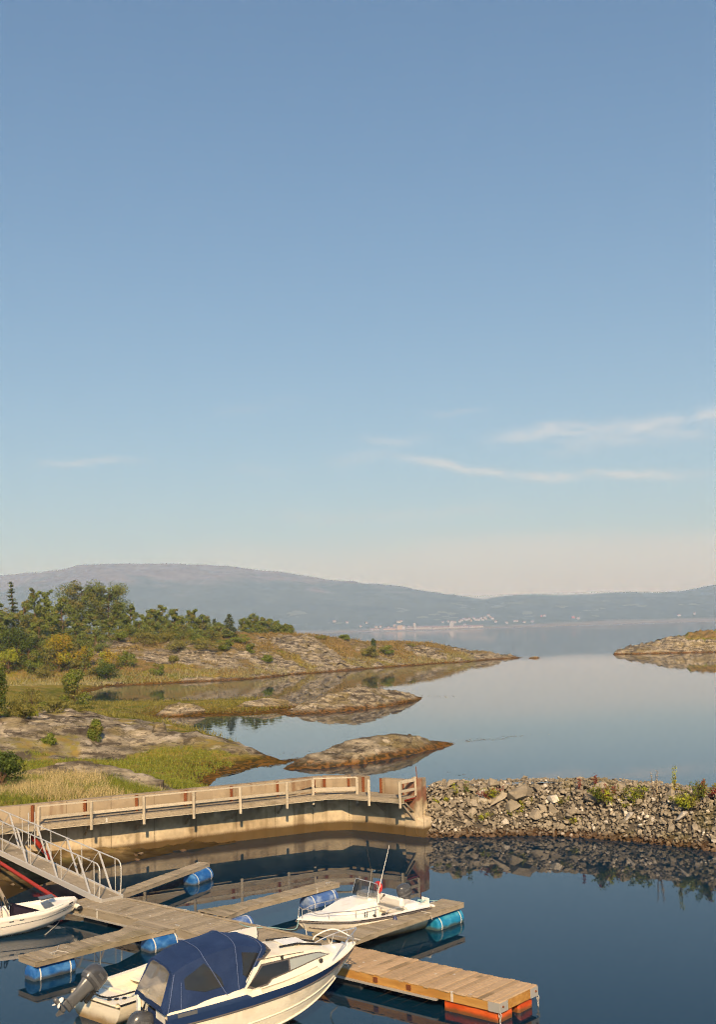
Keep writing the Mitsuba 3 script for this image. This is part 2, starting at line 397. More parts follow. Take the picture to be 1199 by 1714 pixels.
heathness = sstep(205, 222, GY) * (.45 + .55 * sstep(.3, .6, vfbm(GX * .045, GY * .07, 3, 61))) + .5 * sstep(.5, .7, vfbm(GX * .1, GY * .1, 3, 63)) * near


def ground_z(x, y):
    return float(map_coordinates(Z, [[(x + 130) / .5], [(y - 44) / .5]], order=1, mode='nearest')[0])


keep_y = np.r_[0:240:1, 240:len(gy):2]
keep_x = np.arange(0, len(gx), 1)
sub = np.ix_(keep_x, keep_y)
P = np.dstack([GX[sub], GY[sub], Z[sub]])
tm = grid_mesh(P)
tuv = np.c_[(1 - rockness[sub]).ravel(), np.clip(heathness[sub], 0, 1).ravel()]
bad = (P[..., 2].ravel() < -1.0)
# the shore wall stands in front of the field: nothing of it may lie on the harbour side of the wall
wl = np.array([[-17.2, 41.9], [-1.89, 50.1], [-.66, 50.1], [2.3, 47.9], [80, 44]])
side = P[..., 1].ravel() - np.interp(P[..., 0].ravel(), wl[:, 0], wl[:, 1])
bad |= (side < .25) & (P[..., 0].ravel() > -17.2)
keep = ~bad[tm.faces].any(1)
tm = trimesh.Trimesh(tm.vertices, tm.faces[keep], process=False)
put('terrain', tm, 'land', 'grassy left shore with bare rock knolls and a heathery headland beyond', kind='structure', smooth=True, uv=tuv)


# ------------------------------------------------------------------ skerries: rounded rock things
def skerry(key, label, cx, cy, ang, L, W, Hh, seed, res=.18, tail=0.0, flat=1.6, uvg=0.0, cat_='rock islet', zb=0.0):
    c, s = math.cos(math.radians(ang)), math.sin(math.radians(ang))
    n, m = int(L * 1.15 / res), int(W * 1.2 / res)
    u, v = np.meshgrid(np.linspace(-L * .575, L * .575, n), np.linspace(-W * .6, W * .6, m), indexing='ij')
    wob = 1 + .35 * (vfbm(u * 2.2 / W, v * 2.2 / W, 3, seed) - .5)
    r = np.hypot(u / (L / 2), v / (W / 2) * (1 + tail * (u / L + .5))) * wob
    z = Hh * np.clip(1 - np.maximum(r, 0) ** flat, -1, 1)
    x, y = cx + u * c - v * s, cy + u * s + v * c
    lay = 1 - np.abs(2 * vfbm(u * .35 + v * .2, v * .8 - u * .12, 4, seed + 3) - 1)
    crack = np.clip(.06 - np.abs(vfbm(u * .5 + 3, v * .6 + u * .15, 3, seed + 8) - .5), 0, 1) / .06
    z = z + sstep(-.15, .3, z) * Hh * (.30 * (lay - .7) + .30 * (vfbm(u * .9, v * .9, 4, seed + 5) - .5) - .13 * crack)
    # ledges: quantised a little
    q = .28
    z = z * .72 + .28 * (np.floor(z / q + .4 * vfbm(u, v, 2, seed + 4)) * q + .1)
    z = np.maximum(z, -.9) + zb
    g = grid_mesh(np.dstack([x, y, z]))
    grass = sstep(.5, .8, (z - zb) / Hh) * uvg * sstep(.35, .6, vfbm(x * .12, y * .12, 3, seed + 21)) * 1.6
    zz = z.ravel()
    k = ~(zz[g.faces] < -.6 + zb).all(1)
    put(key, trimesh.Trimesh(g.vertices, g.faces[k], process=False), 'land', label, cat_, smooth=35 if False else True, uv=np.c_[np.clip(grass, 0, 1).ravel(), np.clip(grass, 0, 1).ravel() * .6])


skerry('rock_islet', 'long pale skerry in mid inlet with a rusty weed tip pointing right', -.6, 131.2, 59, 26.5, 9.0, 1.9, 11)
skerry('rock_islet', 'brown rounded skerry nearest the quay wall with a small pale stone at its waterline', .6, 79.0, 50, 16.6, 5.8, 1.22, 23, .13, tail=.5)
skerry('rock_islet', 'grass topped ochre islet at the right edge out in the fjord', 114.5, 312, 4, 92, 22, 5.6, 37, .6, flat=3.2, uvg=1.0)
skerry('shore_rock', 'small squarish rock at the left end of the grassy spit', -19.6, 124.5, 10, 6.0, 3.6, 1.5, 45, .15, cat_='rock')
skerry('shore_rock', 'low brown reef continuing from the headland tip', 38.4, 301.5, 25, 8, 3, .6, 49, .3, cat_='rock')
skerry('shore_rock', 'tiny dark rock awash beyond the headland tip', 44.5, 296, 0, 3.2, 1.2, .55, 57, .2, cat_='rock')
skerry('shore_rock', 'small pale boulder on the near side of the brown skerry', -.55, 74.3, 15, 1.5, 1.0, .62, 63, .08, cat_='rock')
skerry('shore_rock', 'grey rock with a flat top beside the pale skerry', -11.2, 131, 20, 9, 4.0, 1.15, 69, .15, cat_='rock')
skerry('shore_rock', 'upright pale boulder standing in grass on the near left shore', -14.7, 82.2, 80, 1.6, 1.4, 2.5, 73, .1, flat=4, cat_='rock')

skerry('shore_rock', 'low grey rock outcrop in the dry grass just behind the quay wall', -14.6, 58.6, 8, 7.4, 3.0, .85, 81, .13, cat_='rock', zb=1.45)
FAR = {}


# far shores: ridges of the hills across the fjord
def ridge(key, label, sky, dist, depth, zfoot, seed, treeline):
    """sky: (x at the distance, crest height)"""
    p = np.array(sky, float)
    n = 260
    x = np.linspace(p[0, 0], p[-1, 0], n)
    h = np.interp(x, p[:, 0], p[:, 1])
    h = gaussian_filter(h, 2.5)
    t = np.r_[-.02, 0, np.linspace(.02, 1, 60), 1.3]
    Xg, Tg = np.meshgrid(x, t, indexing='ij')
    prof = np.where(Tg <= 1, np.sin(np.clip(Tg, 0, 1) * np.pi / 2) ** 1.15, 1 - (Tg - 1) * 2)
    gul = vfbm(Xg * .0022, Tg * 3 + Xg * .0004, 5, seed) - .5
    Zg = h[:, None] * prof * (1 + .55 * gul * np.sin(np.clip(Tg, 0, 1) * np.pi)) + 14 * (vfbm(Xg * .01, Tg * 20, 4, seed + 5) - .5) * sstep(0, .1, Tg)
    Zg = np.where(Tg <= 0, np.where(Tg < 0, -3, zfoot), Zg)
    Yg = dist + depth * Tg + 260 * (vfbm(Xg * .0012, 0 * Xg, 3, seed + 2) - .5)
    g = grid_mesh(np.dstack([Xg, Yg, Zg]))
    FAR.setdefault(key, (Xg, Yg, Zg))
    put(key, g, 'hillside', label, kind='structure', smooth=True, uv=uvc(g, treeline))


def sky_pts(px, dist):      # px: (azimuth tangent, elevation tangent)
    return [(a * dist, EYE + e * dist) for a, e in px]
ridge('mountain', 'long blue grey mountain across the fjord with a bare brown top', sky_pts([(-.60, .045), (-.42, .0494), (-.35, .0561), (-.317, .0578), (-.286, .0584), (-.265, .0588), (-.238, .0622), (-.207, .0639), (-.175, .0624), (-.143, .0599), (-.106, .0577), (-.08, .0537), (-.054, .0482), (-.023, .0425), (.009, .0384), (.04, .0338), (.066, .0288), (.092, .0243), (.118, .0183), (.144, .0096), (.186, -.002)], 8000), 5500, 2500, 2, 91, 250.)
ridge('hills', 'low wooded hills on the far side of the fjord at the right', sky_pts([(.03, -.002), (.0443, .0017), (.0708, .0108), (.0922, .0206), (.1186, .0251), (.1476, .0263), (.1659, .0247), (.1974, .0242), (.2237, .0266), (.25, .0247), (.2814, .0253), (.3127, .0302), (.3448, .0313), (.42, .037), (.6, .04)], 7700), 5600, 2100, 2, 113, 380.)
ridge('hills', 'faint distant hills showing between the mountain and the right hand hills', sky_pts([(-.1, .01), (.04, .0222), (.0714, .0262), (.0977, .0270), (.129, .0262), (.171, .0268), (.208, .0262), (.229, .0249), (.287, .0256), (.34, .0262), (.6, .03)], 26000), 22500, 3500, 2, 131, 900.)

# ------------------------------------------------------------------ concrete quay wall with its timber walkway
LW0, LD = np.array([-5.81, 47.85]), np.array([.885, .465]) / np.hypot(.885, .465)
MW0, MD = np.array([-1.89, 49.91]), np.array([1.0, 0.008])
RW0, RD = np.array([-.66, 49.92]), np.array([.805, -.593]) / np.hypot(.805, .593)


def fr(o, d, a, off, z):           # along the wall, out from its face towards the harbour, up
    nrm = np.array([d[1], -d[0]])
    p = o + d * a + nrm * off
    return np.array([p[0], p[1], z])


qw = thing('quay_wall', 'weathered concrete quay wall with rust stained parapet behind the walkway', 'quay wall')


def wall_prism(o, d, a0, a1, z0, z1, t=.38, n=None):
    n = n or max(2, int((a1 - a0) / .35))
    k = max(2, int((z1 - z0) / .3) + 1)
    zs = np.linspace(z0, z1, k)
    ring = []
    for a in np.linspace(a0, a1, n):
        f = [fr(o, d, a, .05 * (vfbm([a * 1.3 + 5 * o[0]], [z * 1.1], 3, 7)[0] - .5), z) for z in zs]
        zt = z1 + .03 * (vfbm([a * .9 + o[0]], [.5], 3, 3)[0] - .5)
        f[-1][2] = zt
        b = [fr(o, d, a, -t, zt), fr(o, d, a, -t, z0)]
        ring.append(np.array(f + b))
    R = np.array(ring)
    m = grid_mesh(np.concatenate([R, R[:, :1]], 1))
    capm = []
    for e, flip in ((0, False), (-1, True)):
        c = R[e].mean(0)
        L = len(R[e])
        v = np.vstack([R[e], c])
        f = [[i, (i + 1) % L, L] for i in range(L)]
        if flip:
            f = [q[::-1] for q in f]
        capm.append(trimesh.Trimesh(v, f, process=False))
    return cat(m, *capm)


put(qw + '__wall_panel', wall_prism(LW0, LD, -13.2, 4.44, -.6, 2.28), 'concrete')
put(qw + '__wall_panel', wall_prism(MW0, MD, .0, 1.24, -.6, 2.285), 'concrete')
put(qw + '__wall_panel', wall_prism(RW0, RD, 0.0, 2.85, -.6, 1.60), 'concrete')
put(qw + '__parapet', wall_prism(RW0, RD, 0.0, .76, 1.603, 2.27, .36), 'concrete')
put(qw + '__parapet', wall_prism(RW0, RD, 1.54, 2.85, 1.603, 2.24, .36), 'concrete')
# the end pier: thicker, with a ragged rusty edge
pm = trimesh.creation.box(extents=(.52, .95, 2.95)).subdivide().subdivide().subdivide().subdivide()
v = np.array(pm.vertices)
v[:, 2] += .80
edge = sstep(.12, .26, v[:, 0])
v[:, 0] += edge * .24 * (vfbm(v[:, 1] * 3 + 4, v[:, 2] * 3.2, 4, 12) - .6) + .10 * sstep(1.2, -.4, v[:, 2]) * edge
v[:, 1] += .07 * (vfbm(v[:, 0] * 3, v[:, 2] * 2.2, 4, 15) - .5)
v[:, 2] += sstep(2.0, 2.27, v[:, 2]) * .12 * (vfbm(v[:, 0] * 5, v[:, 1] * 5, 3, 19) - .5)
fm = np.eye(4); fm[:2, 0], fm[:2, 1] = RD, [-RD[1], RD[0]]
fm[:3, 3] = fr(RW0, RD, 3.10, -.36, 0)
pm = trimesh.Trimesh(v, pm.faces, process=False); pm.apply_transform(fm)
put(qw + '__end_pier', pm, 'concrete', 'crumbling rust red end of the wall', smooth=40)
put(qw + '__iron_rod', bar(fr(RW0, RD, 3.24, -.3, 2.1), fr(RW0, RD, 3.20, -.3, 2.78), .035, .035), 'rust')
foot = trimesh.convex.convex_hull(np.array([fr(RW0, RD, a, o, z) for a, o, z in ((3.30, .1, -.4), (3.85, .12, -.4), (3.70, .05, .58), (3.30, .06, .75), (3.30, -.8, -.4), (3.9, -.7, -.4), (3.7, -.6, .7), (3.30, -.7, .8))]))
put(qw + '__footing', foot, 'concrete')
scene['rust'] = diffuse(proc(lambda p, n, uv: mix((.14, .045, .022), (.22, .085, .04), fbm(p.x * 6., p.y * 6., p.z * 3., 3))))
LP = [-9.9, -7.86, -5.86, -3.80, -1.77, .22, 2.29, 4.0]
for a in LP:
    put(qw + '__steel_post', bar(fr(LW0, LD, a, .06, 1.55), fr(LW0, LD, a, .06, 2.26), .13, .11), 'rust')
for o, d, a in ((MW0, MD, .08), (MW0, MD, 1.13), (RW0, RD, .70), (RW0, RD, 1.62), (RW0, RD, 2.80)):
    put(qw + '__steel_post', bar(fr(o, d, a, .06, 1.55), fr(o, d, a, .06, 2.26), .13, .11), 'rust')

wk = thing('timber_walkway', 'narrow plank walkway with pale posts and rail hung along the concrete quay wall', 'walkway')
WD = 1.0                 # width
rngw = np.random.default_rng(4)


def wplank(pts_a, pts_b, thick=.045, z=1.65, y=0.):
    """one deck plank as a slab between two lines (2 points each)"""
    q = [*pts_a, *pts_b[::-1]]
    v = np.array([[p[0], p[1], z] for p in q] + [[p[0], p[1], z - thick] for p in q])
    m = trimesh.convex.convex_hull(v)
    put(wk + '__deck_plank', m, 'wood', uv=uvc(m, rngw.random(), y))


def lines(off):            # the walkway's course at a distance from the wall, corner by corner
    def X(o1, d1, o2, d2):
        a = np.array([d1, -np.asarray(d2)]).T
        t = np.linalg.solve(a, np.asarray(o2) - o1)
        return o1 + np.asarray(d1) * t[0]
    n = lambda d: np.array([d[1], -d[0]])
    l, m_, r = LW0 + n(LD) * off, MW0 + n(MD) * off, RW0 + n(RD) * off
    return [l + LD * -12.6, X(l, LD, m_, MD), X(m_, MD, r, RD), r + RD * 3.42]


for i in range(4):
    o0, o1 = .14 + i * .215, .14 + i * .215 + .20
    A, B = lines(o0), lines(o1)
    for s in range(3):
        cuts = [0, .27, .55, .8, 1] if s == 0 else [0, 1]
        for c0, c1 in zip(cuts[:-1], cuts[1:]):
            sh = .04 * (i % 2)
            f = lambda Q, t: Q[s] + (Q[s + 1] - Q[s]) * t
            e = .006 / np.linalg.norm(A[s + 1] - A[s])
            c0s, c1s = c0 + (sh if 0 < c0 else 0) + e, c1 + (sh if c1 < 1 else 0) - e
            wplank([f(A, c0s), f(A, c1s)], [f(B, c0s), f(B, c1s)], z=1.65 + .012 * (rngw.random() - .5))
Ls = lines(WD - .02)
for s in range(3):
    a, b = Ls[s], Ls[s + 1]
    m = bar([*a, 1.55], [*b, 1.55], .05, .13)
    put(wk + '__edge_beam', m, 'wood', uv=uvc(m, .3 + .1 * s, .0))
    m2 = bar([*(a + 0), 1.462], [*(b + 0), 1.462], .07, .03)
    put(wk + '__edge_strip', m2, 'wood', uv=uvc(m2, .5 + .1 * s, 3.))
posts = [(LW0, LD, a) for a in LP[:-1]] + [(MW0, MD, -.37), (MW0, MD, 1.48), (RW0, RD, 1.72), (RW0, RD, 3.28)]
for i, (o, d, a) in enumerate(posts):
    zt = 2.33 + .015 * rngw.standard_normal()
    if i > 0:
        m = bar(fr(o, d, a, WD + .055, 1.27), fr(o, d, a + .01 * rngw.standard_normal(), WD + .055, zt), .13, .10, cham=.008)
        put(wk + '__post', m, 'wood', uv=uvc(m, .1 * i + .03, 3.))
    put(wk + '__bracket', bar(fr(o, d, a, .02, 1.52), fr(o, d, a, WD - .06, 1.52), .09, .10), 'rust')
    put(wk + '__brace', bar(fr(o, d, a, .05, .95), fr(o, d, a, .75, 1.46), .06, .06), 'wood', uv=np.tile([[.4, 0]], (8, 1)))
m = bar(fr(RW0, RD, 3.32, .05, .62), fr(RW0, RD, 3.28, .98, 1.44), .08, .08); put(wk + '__brace', m, 'wood', 'long diagonal timber brace at the right end', uv=uvc(m, .6, 0.))
L2 = lines(WD + .05)


def rail(p, q, z, h, t, tone, y=3., nm='rail'):
    m = bar([p[0], p[1], z], [q[0], q[1], z], t, h)
    put(wk + '__' + nm, m, 'wood', uv=uvc(m, tone, y))


for i in range(1, 6):
    p, q = fr(*posts[i], WD + .05, 0), fr(*posts[i + 1], WD + .05, 0)
    rail(p, q, 2.335, .05, .11, .2 + .1 * i)
    rail(fr(*posts[i], WD - .025, 0), fr(*posts[i + 1], WD - .025, 0), 1.90, .11, .04, .25 + .1 * i, 3. if i > 0 else 0.)
pa, pb, pc = fr(*posts[6], WD + .05, 0), fr(*posts[7], WD + .05, 0), fr(*posts[8], WD + .05, 0)
rail(pa, pb, 2.335, .05, .11, .71); rail(fr(*posts[6], WD - .025, 0), fr(*posts[7], WD - .025, 0), 1.86, .10, .04, .3, 0.)
rail(pb, pc, 2.345, .05, .11, .93); rail(pb, pc, 1.87, .17, .04, .83)
pe = fr(RW0, RD, 3.28, WD + .05, 0)
rail(fr(RW0, RD, 3.30, WD, 0), fr(RW0, RD, 3.40, .05, 0), 2.30, .13, .04, .55, nm='end_rail')
rail(fr(RW0, RD, 3.30, WD, 0), fr(RW0, RD, 3.40, .05, 0), 1.93, .11, .04, .65, nm='end_rail')
m = bar(fr(RW0, RD, 3.38, .06, 1.66), fr(RW0, RD, 3.38, .06, 2.42), .10, .09); put(wk + '__post', m, 'wood', uv=uvc(m, .77, 3.))
m = bar(fr(RW0, RD, 3.36, .9, 1.60), fr(RW0, RD, 3.36, .1, 1.60), .06, .09); put(wk + '__red_end_beam', m, 'red_paint')
scene['red_paint'] = paint((.29, .026, .016), .5)

# ------------------------------------------------------------------ mud bank in front of the wall, under the gangway
ME = np.array([(-14.5, 34.2), (-13.2, 36.2), (-12.1, 38.2), (-11.6, 40.3), (-10.6, 42.5), (-8.9, 44.6), (-7.0, 46.4), (-5.4, 47.75)])
tt = np.linspace(0, 1, 90)
E1 = arc(np.c_[ME, np.zeros(len(ME))], 13)[:, :2]
E1 = np.array([[np.interp(t, np.linspace(0, 1, len(E1)), E1[:, k]) for k in (0, 1)] for t in tt])
E2 = np.array([fr(LW0, LD, a, .02, 0)[:2] for a in np.linspace(-19, .3, 90)])
ss = np.linspace(-.22, 1, 46)
P = np.zeros((90, 46, 3))
for j, s in enumerate(ss):
    q = E1 + (E2 - E1) * s
    h = np.linspace(1.35, .08, 90) * (.75 if s > 0 else 1.0) * np.sign(s) * np.abs(s) ** .85
    h = h + sstep(.02, .25, s) * (.55 * (vfbm(q[:, 0] * .8, q[:, 1] * .8, 4, 5) - .5) + .22 * (vfbm(q[:, 0] * 3, q[:, 1] * 3, 3, 8) - .5))
    P[:, j] = np.c_[q, h - .02]
put('mud_bank', grid_mesh(P[:, ::-1]), 'mud', 'brown muddy slope below the quay wall under the gangway', kind='structure', smooth=True)

# ------------------------------------------------------------------ rubble breakwater
rb = thing('rubble_breakwater', 'breakwater of loose grey quarry stones right of the quay wall', 'breakwater')
BASE = arc([(1.9, 47.9, 0), (3.2, 47.5, 0), (4.5, 47.4, 0), (6.9, 47.2, 0), (9.1, 46.2, 0), (11.1, 44.7, 0), (12.8, 43.0, 0), (15.5, 40.2, 0), (19, 37, 0), (24, 34, 0)], 12)[:, :2]
bt = np.gradient(BASE, axis=0); bt /= np.linalg.norm(bt, axis=1, keepdims=True)
bn = np.c_[-bt[:, 1], bt[:, 0]]                  # away from the harbour
blen = np.r_[0, np.cumsum(np.linalg.norm(np.diff(BASE, axis=0), axis=1))]
PROF = np.array([(-1.0, -.9), (-.15, -.12), (.35, .42), (1.0, 1.22), (1.7, 1.72), (2.4, 1.90), (3.6, 1.80), (4.6, 1.2), (6.6, -.9)])


def rub(s, t):
    k = np.interp(s, blen, np.arange(len(blen)))
    b = np.array([np.interp(k, np.arange(len(blen)), BASE[:, i]) for i in (0, 1)])
    n_ = np.array([np.interp(k, np.arange(len(blen)), bn[:, i]) for i in (0, 1)])
    z = np.interp(t, PROF[:, 0], PROF[:, 1]) + .35 * (vfbm([s * .5], [t * .5], 3, 4)[0] - .5) * (t > .1)
    return np.array([*(b + n_ * t), z])


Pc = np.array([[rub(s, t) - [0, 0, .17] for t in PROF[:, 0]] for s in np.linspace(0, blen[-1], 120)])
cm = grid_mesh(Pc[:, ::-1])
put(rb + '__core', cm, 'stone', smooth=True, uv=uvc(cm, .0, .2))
rs = np.random.default_rng(11)


def stone_shape(r, n=13, flat=.55, big=False):
    p = r.normal(size=(n, 3)); p /= np.linalg.norm(p, axis=1, keepdims=True)
    p *= r.uniform(.8, 1.1, (n, 1))
    p *= [.5 * r.uniform(.85, 1.25), .5 * r.uniform(.65, .95), .5 * flat * r.uniform(.8, 1.2)]
    return trimesh.convex.convex_hull(p)


shapes = [stone_shape(rs, int(rs.integers(9, 15)), rs.uniform(.4, .8)) for _ in range(14)]
tones = [(.08 + .92 * rs.beta(1.3, 1.5), rs.random()) for _ in range(16)] + [(.99, .3)]
variants = [(sh, mikit.ply(sh, 'stone', False, uv=uvc(sh, *tones[(3 * i + j * 5) % 17]))) for i, sh in enumerate(shapes) for j in range(3)]


def rot(r, tilt):
    a = trimesh.transformations.euler_matrix(r.normal(0, tilt), r.normal(0, tilt) - .5 * tilt, r.uniform(0, 2 * np.pi))
    return a


cand = []
while len(cand) < 4600:
    s, t = rs.uniform(.25, 19.5), rs.uniform(-.35, 3.6)
    big = rs.random()
    size = .10 + .15 * rs.random() + (.18 * rs.random() if big > .88 else 0) + (.3 * rs.random() if big > .975 else 0)
    if t > 1.9:
        size *= .75
    cand.append((size, s, t))
BIG = [(1.35, 4.45, 1.15), (1.0, 3.65, 1.05), (.95, 4.15, .75), (.8, 3.0, 1.2), (.75, 5.6, 1.0), (.9, 7.05, 1.15), (.65, 7.2, 1.6), (.6, 7.9, 1.65), (.75, 12.8, 1.2), (.7, 13.4, 1.1), (.7, 9.9, 1.5), (.65, 5.0, .55), (.6, 6.3, .5), (.7, 1.5, 2.0), (.6, 2.1, 1.9), (.65, 8.6, .6), (.7, 10.7, .7), (.6, 2.6, .95), (.75, 3.5, 1.9)]
cand.sort(reverse=True)
cand = [(a, b, c) for a, b, c in BIG] + cand
rest, nst = [], 0
for i, (size, s, t) in enumerate(cand):
    sh, d = variants[rs.integers(len(variants))]
    p = rub(s, t)
    M = rot(rs, .28 if i > len(BIG) else .5)
    sl = math.atan2(np.interp(t + .3, PROF[:, 0], PROF[:, 1]) - np.interp(t - .3, PROF[:, 0], PROF[:, 1]), .6)
    k = int(np.interp(s, blen, np.arange(len(blen))))
    ax = np.array([bt[k][0], bt[k][1], 0])
    M = trimesh.transformations.rotation_matrix(sl * (.85 if i > len(BIG) else .45), ax) @ M
    M = trimesh.transformations.translation_matrix(p + [0, 0, size * (.10 + .12 * rs.random())]) @ M @ np.diag([size, size, size, 1])
    if nst < 300 and s < 15.5:
        put(rb + '__stone', place(d, M), None); nst += 1
    else:
        q = sh.copy(); q.apply_transform(M); rest.append((q, tones[rs.integers(17)]))
fill = []
for i in range(7500):          # chippings between the stones
    s, t = rs.uniform(.1, 19), rs.uniform(-.3, 3.5)
    sh = variants[rs.integers(len(variants))][0].copy()
    size = .07 + .12 * rs.random() ** 2
    sh.apply_transform(trimesh.transformations.translation_matrix(rub(s, t) - [0, 0, .055 - size * .15]) @ rot(rs, .5) @ np.diag([size] * 3 + [1]))
    rest.append((sh, tones[rs.integers(17)]))
rm = cat(*[q for q, _ in rest])
put(rb + '__rubble', rm, 'stone', kind='stuff', uv=np.vstack([uvc(q, *tn) for q, tn in rest]))
# ------------------------------------------------------------------ floating docks
scene['galvanised'] = {'type': 'twosided', 'bsdf': {'type': 'principled', 'base_color': rgb(.52, .50, .46), 'roughness': .45, 'metallic': .45}}
scene['aluminium'] = {'type': 'twosided', 'bsdf': {'type': 'principled', 'base_color': rgb(.58, .57, .55), 'roughness': .36, 'metallic': .35}}
scene['steel'] = {'type': 'twosided', 'bsdf': {'type': 'principled', 'base_color': rgb(.72, .70, .68), 'roughness': .22, 'metallic': .85}}
scene['blue_plastic'] = paint(proc(lambda p, n, uv: mix(mix((.012, .095, .34), (.06, .20, .48), smoothstep(.35, .75, fbm(p.x * 6., p.y * 6., p.z * 6., 3))), (.07, .065, .025), smoothstep(.13, .03, p.z + .08 * (fbm(p.x * 5., p.y * 5., 2., 2) - .5)) * .8)), .38)
scene['cyan_plastic'] = paint(proc(lambda p, n, uv: mix(mix((.01, .19, .38), (.06, .32, .50), smoothstep(.35, .75, fbm(p.x * 6., p.y * 6., p.z * 6., 3))), (.07, .065, .025), smoothstep(.13, .03, p.z + .08 * (fbm(p.x * 5., p.y * 5., 2., 2) - .5)) * .8)), .34)
scene['orange_plastic'] = paint(proc(lambda p, n, uv: mix(mix((.50, .065, .008), (.62, .11, .02), smoothstep(.35, .7, fbm(p.x * 4., p.y * 4., p.z * 7., 3))), (.07, .065, .025), smoothstep(.13, .03, p.z + .08 * (fbm(p.x * 5., p.y * 5., 2., 2) - .5)) * .8)), .42)
scene['rope'] = diffuse((.55, .52, .47))
scene['teal_rope'] = diffuse((.25, .42, .45))
scene['black_rubber'] = paint((.012, .012, .013), .5)
DO, DD, DN = np.array([-7.7, 36.4]), np.array([.755, -.655]), np.array([-.655, -.755])
DD, DN = DD / np.linalg.norm(DD), DN / np.linalg.norm(DN)
DECK = .46
rd = np.random.default_rng(21)


def dk(s, n, z=DECK):
    p = DO + DD * s + DN * n
    return np.array([p[0], p[1], z])


def plank_mesh(c, d, L, w, th=.03):
    """one board: centre, direction it runs in, length, width"""
    return box((L, w, th), m=frame_matrix(c, [d[0], d[1], 0]), cham=.004)


def pwood(key, mesh, tone, y, label=None):
    return put(key, mesh, 'wood', label, uv=uvc(mesh, tone, y))


def dock(key, label, s0, s1, wd, kind):
    t = thing(key, label, 'floating dock', 'main pontoon sections')
    y = 1.0 if kind else 0.0
    n = int((s1 - s0) / .147)
    for i in range(n):
        s = s0 + (i + .5) * (s1 - s0) / n
        over = .012 * rd.standard_normal()
        c = dk(s, wd / 2 + over, DECK - .015 + .004 * rd.standard_normal())
        pwood(t + '__deck_plank', plank_mesh(c, DN + DD * .006 * rd.standard_normal(), wd + .02, .127), rd.random(), y + .1 * rd.standard_normal() if kind else y + .05 * abs(rd.standard_normal()))
    for nn in (.03, wd - .03):
        m = bar(dk(s0 + .06, nn, DECK - .125), dk(s1 - .06, nn, DECK - .125), .055, .185)
        pwood(t + '__side_beam', m, .31 if kind else .72, 2. if kind else 0.)
        m = bar(dk(s0 + .06, nn - .02 * np.sign(.5 - nn), DECK - .245), dk(s1 - (1.7 if kind else .06), nn - .02 * np.sign(.5 - nn), DECK - .245), .10, .045)
        put(t + '__skirt_rail', m, 'galvanised')
    for s in (s0 + .03, s1 - .03):
        m = bar(dk(s, .06, DECK - .125), dk(s, wd - .06, DECK - .125), .055, .19)
        pwood(t + '__end_beam', m, .41, 2. if kind else 0.)
    for s in np.arange(s0 + .8, s1 - .5, 1.2):
        m = bar(dk(s, .07, DECK - .13), dk(s, wd - .07, DECK - .13), .05, .16)
        pwood(t + '__cross_beam', m, .15, 0.)
    return t


d0 = dock('floating_dock', 'grey weathered main pontoon leading from the gangway foot', -.95, 9.47, 1.5, 0)
d1 = dock('floating_dock', 'newer reddish plank pontoon at the front with orange floats under its end', 9.50, 15.1, 1.5, 1)
labels[d0].pop('group'); labels[d1].pop('group')
# moss-edged kerb board along the near side of the old section, with gaps
for a, b in ((.2, 2.1), (2.14, 4.4), (5.9, 8.2)):
    m = bar(dk(a, 1.46, DECK + .018), dk(b, 1.46, DECK + .018), .11, .03, cham=.005); pwood(d0 + '__kerb_board', m, .52, 0.35)
for a, b in ((.3, 3.2), (3.25, 5.7), (5.75, 8.4)):
    m = bar(dk(a, .05, DECK + .018), dk(b, .05, DECK + .018), .10, .03, cham=.005); pwood(d0 + '__kerb_board', m, .25, 0.)
# floats
def block_float(t, s, n, w, l, hgt, mat, label=None):
    b = box((l, w, hgt), cham=.05)
    b = b.subdivide().subdivide().subdivide()
    v = np.array(b.vertices)
    rib = 1 - .028 * (.5 + .5 * np.cos(v[:, 0] / l * 2 * np.pi * 4))
    v[:, 1] *= np.where(np.abs(v[:, 0]) < l * .46, rib, 1)
    b = trimesh.Trimesh(v, b.faces, process=False)
    b.apply_transform(frame_matrix(dk(s, n, DECK - .235 - hgt / 2 + .035), [DD[0], DD[1], 0]))
    put(t + '__float', b, mat, label, smooth=30)


block_float(d1, 14.27, 1.16, .56, 1.5, .52, 'orange_plastic', 'orange plastic float block')
block_float(d1, 14.27, .36, .56, 1.5, .52, 'orange_plastic', 'orange plastic float block')
for s in (10.4,):
    for n in (.36, 1.1):
        block_float(d1, s, n, .56, 1.3, .52, 'dark_float')
for s in (.4, 4.0, 7.9):
    for n in (.4, 1.08):
        block_float(d0, s, n, .55, 1.2, .52, 'dark_float')
scene['dark_float'] = paint((.02, .022, .024), .5)
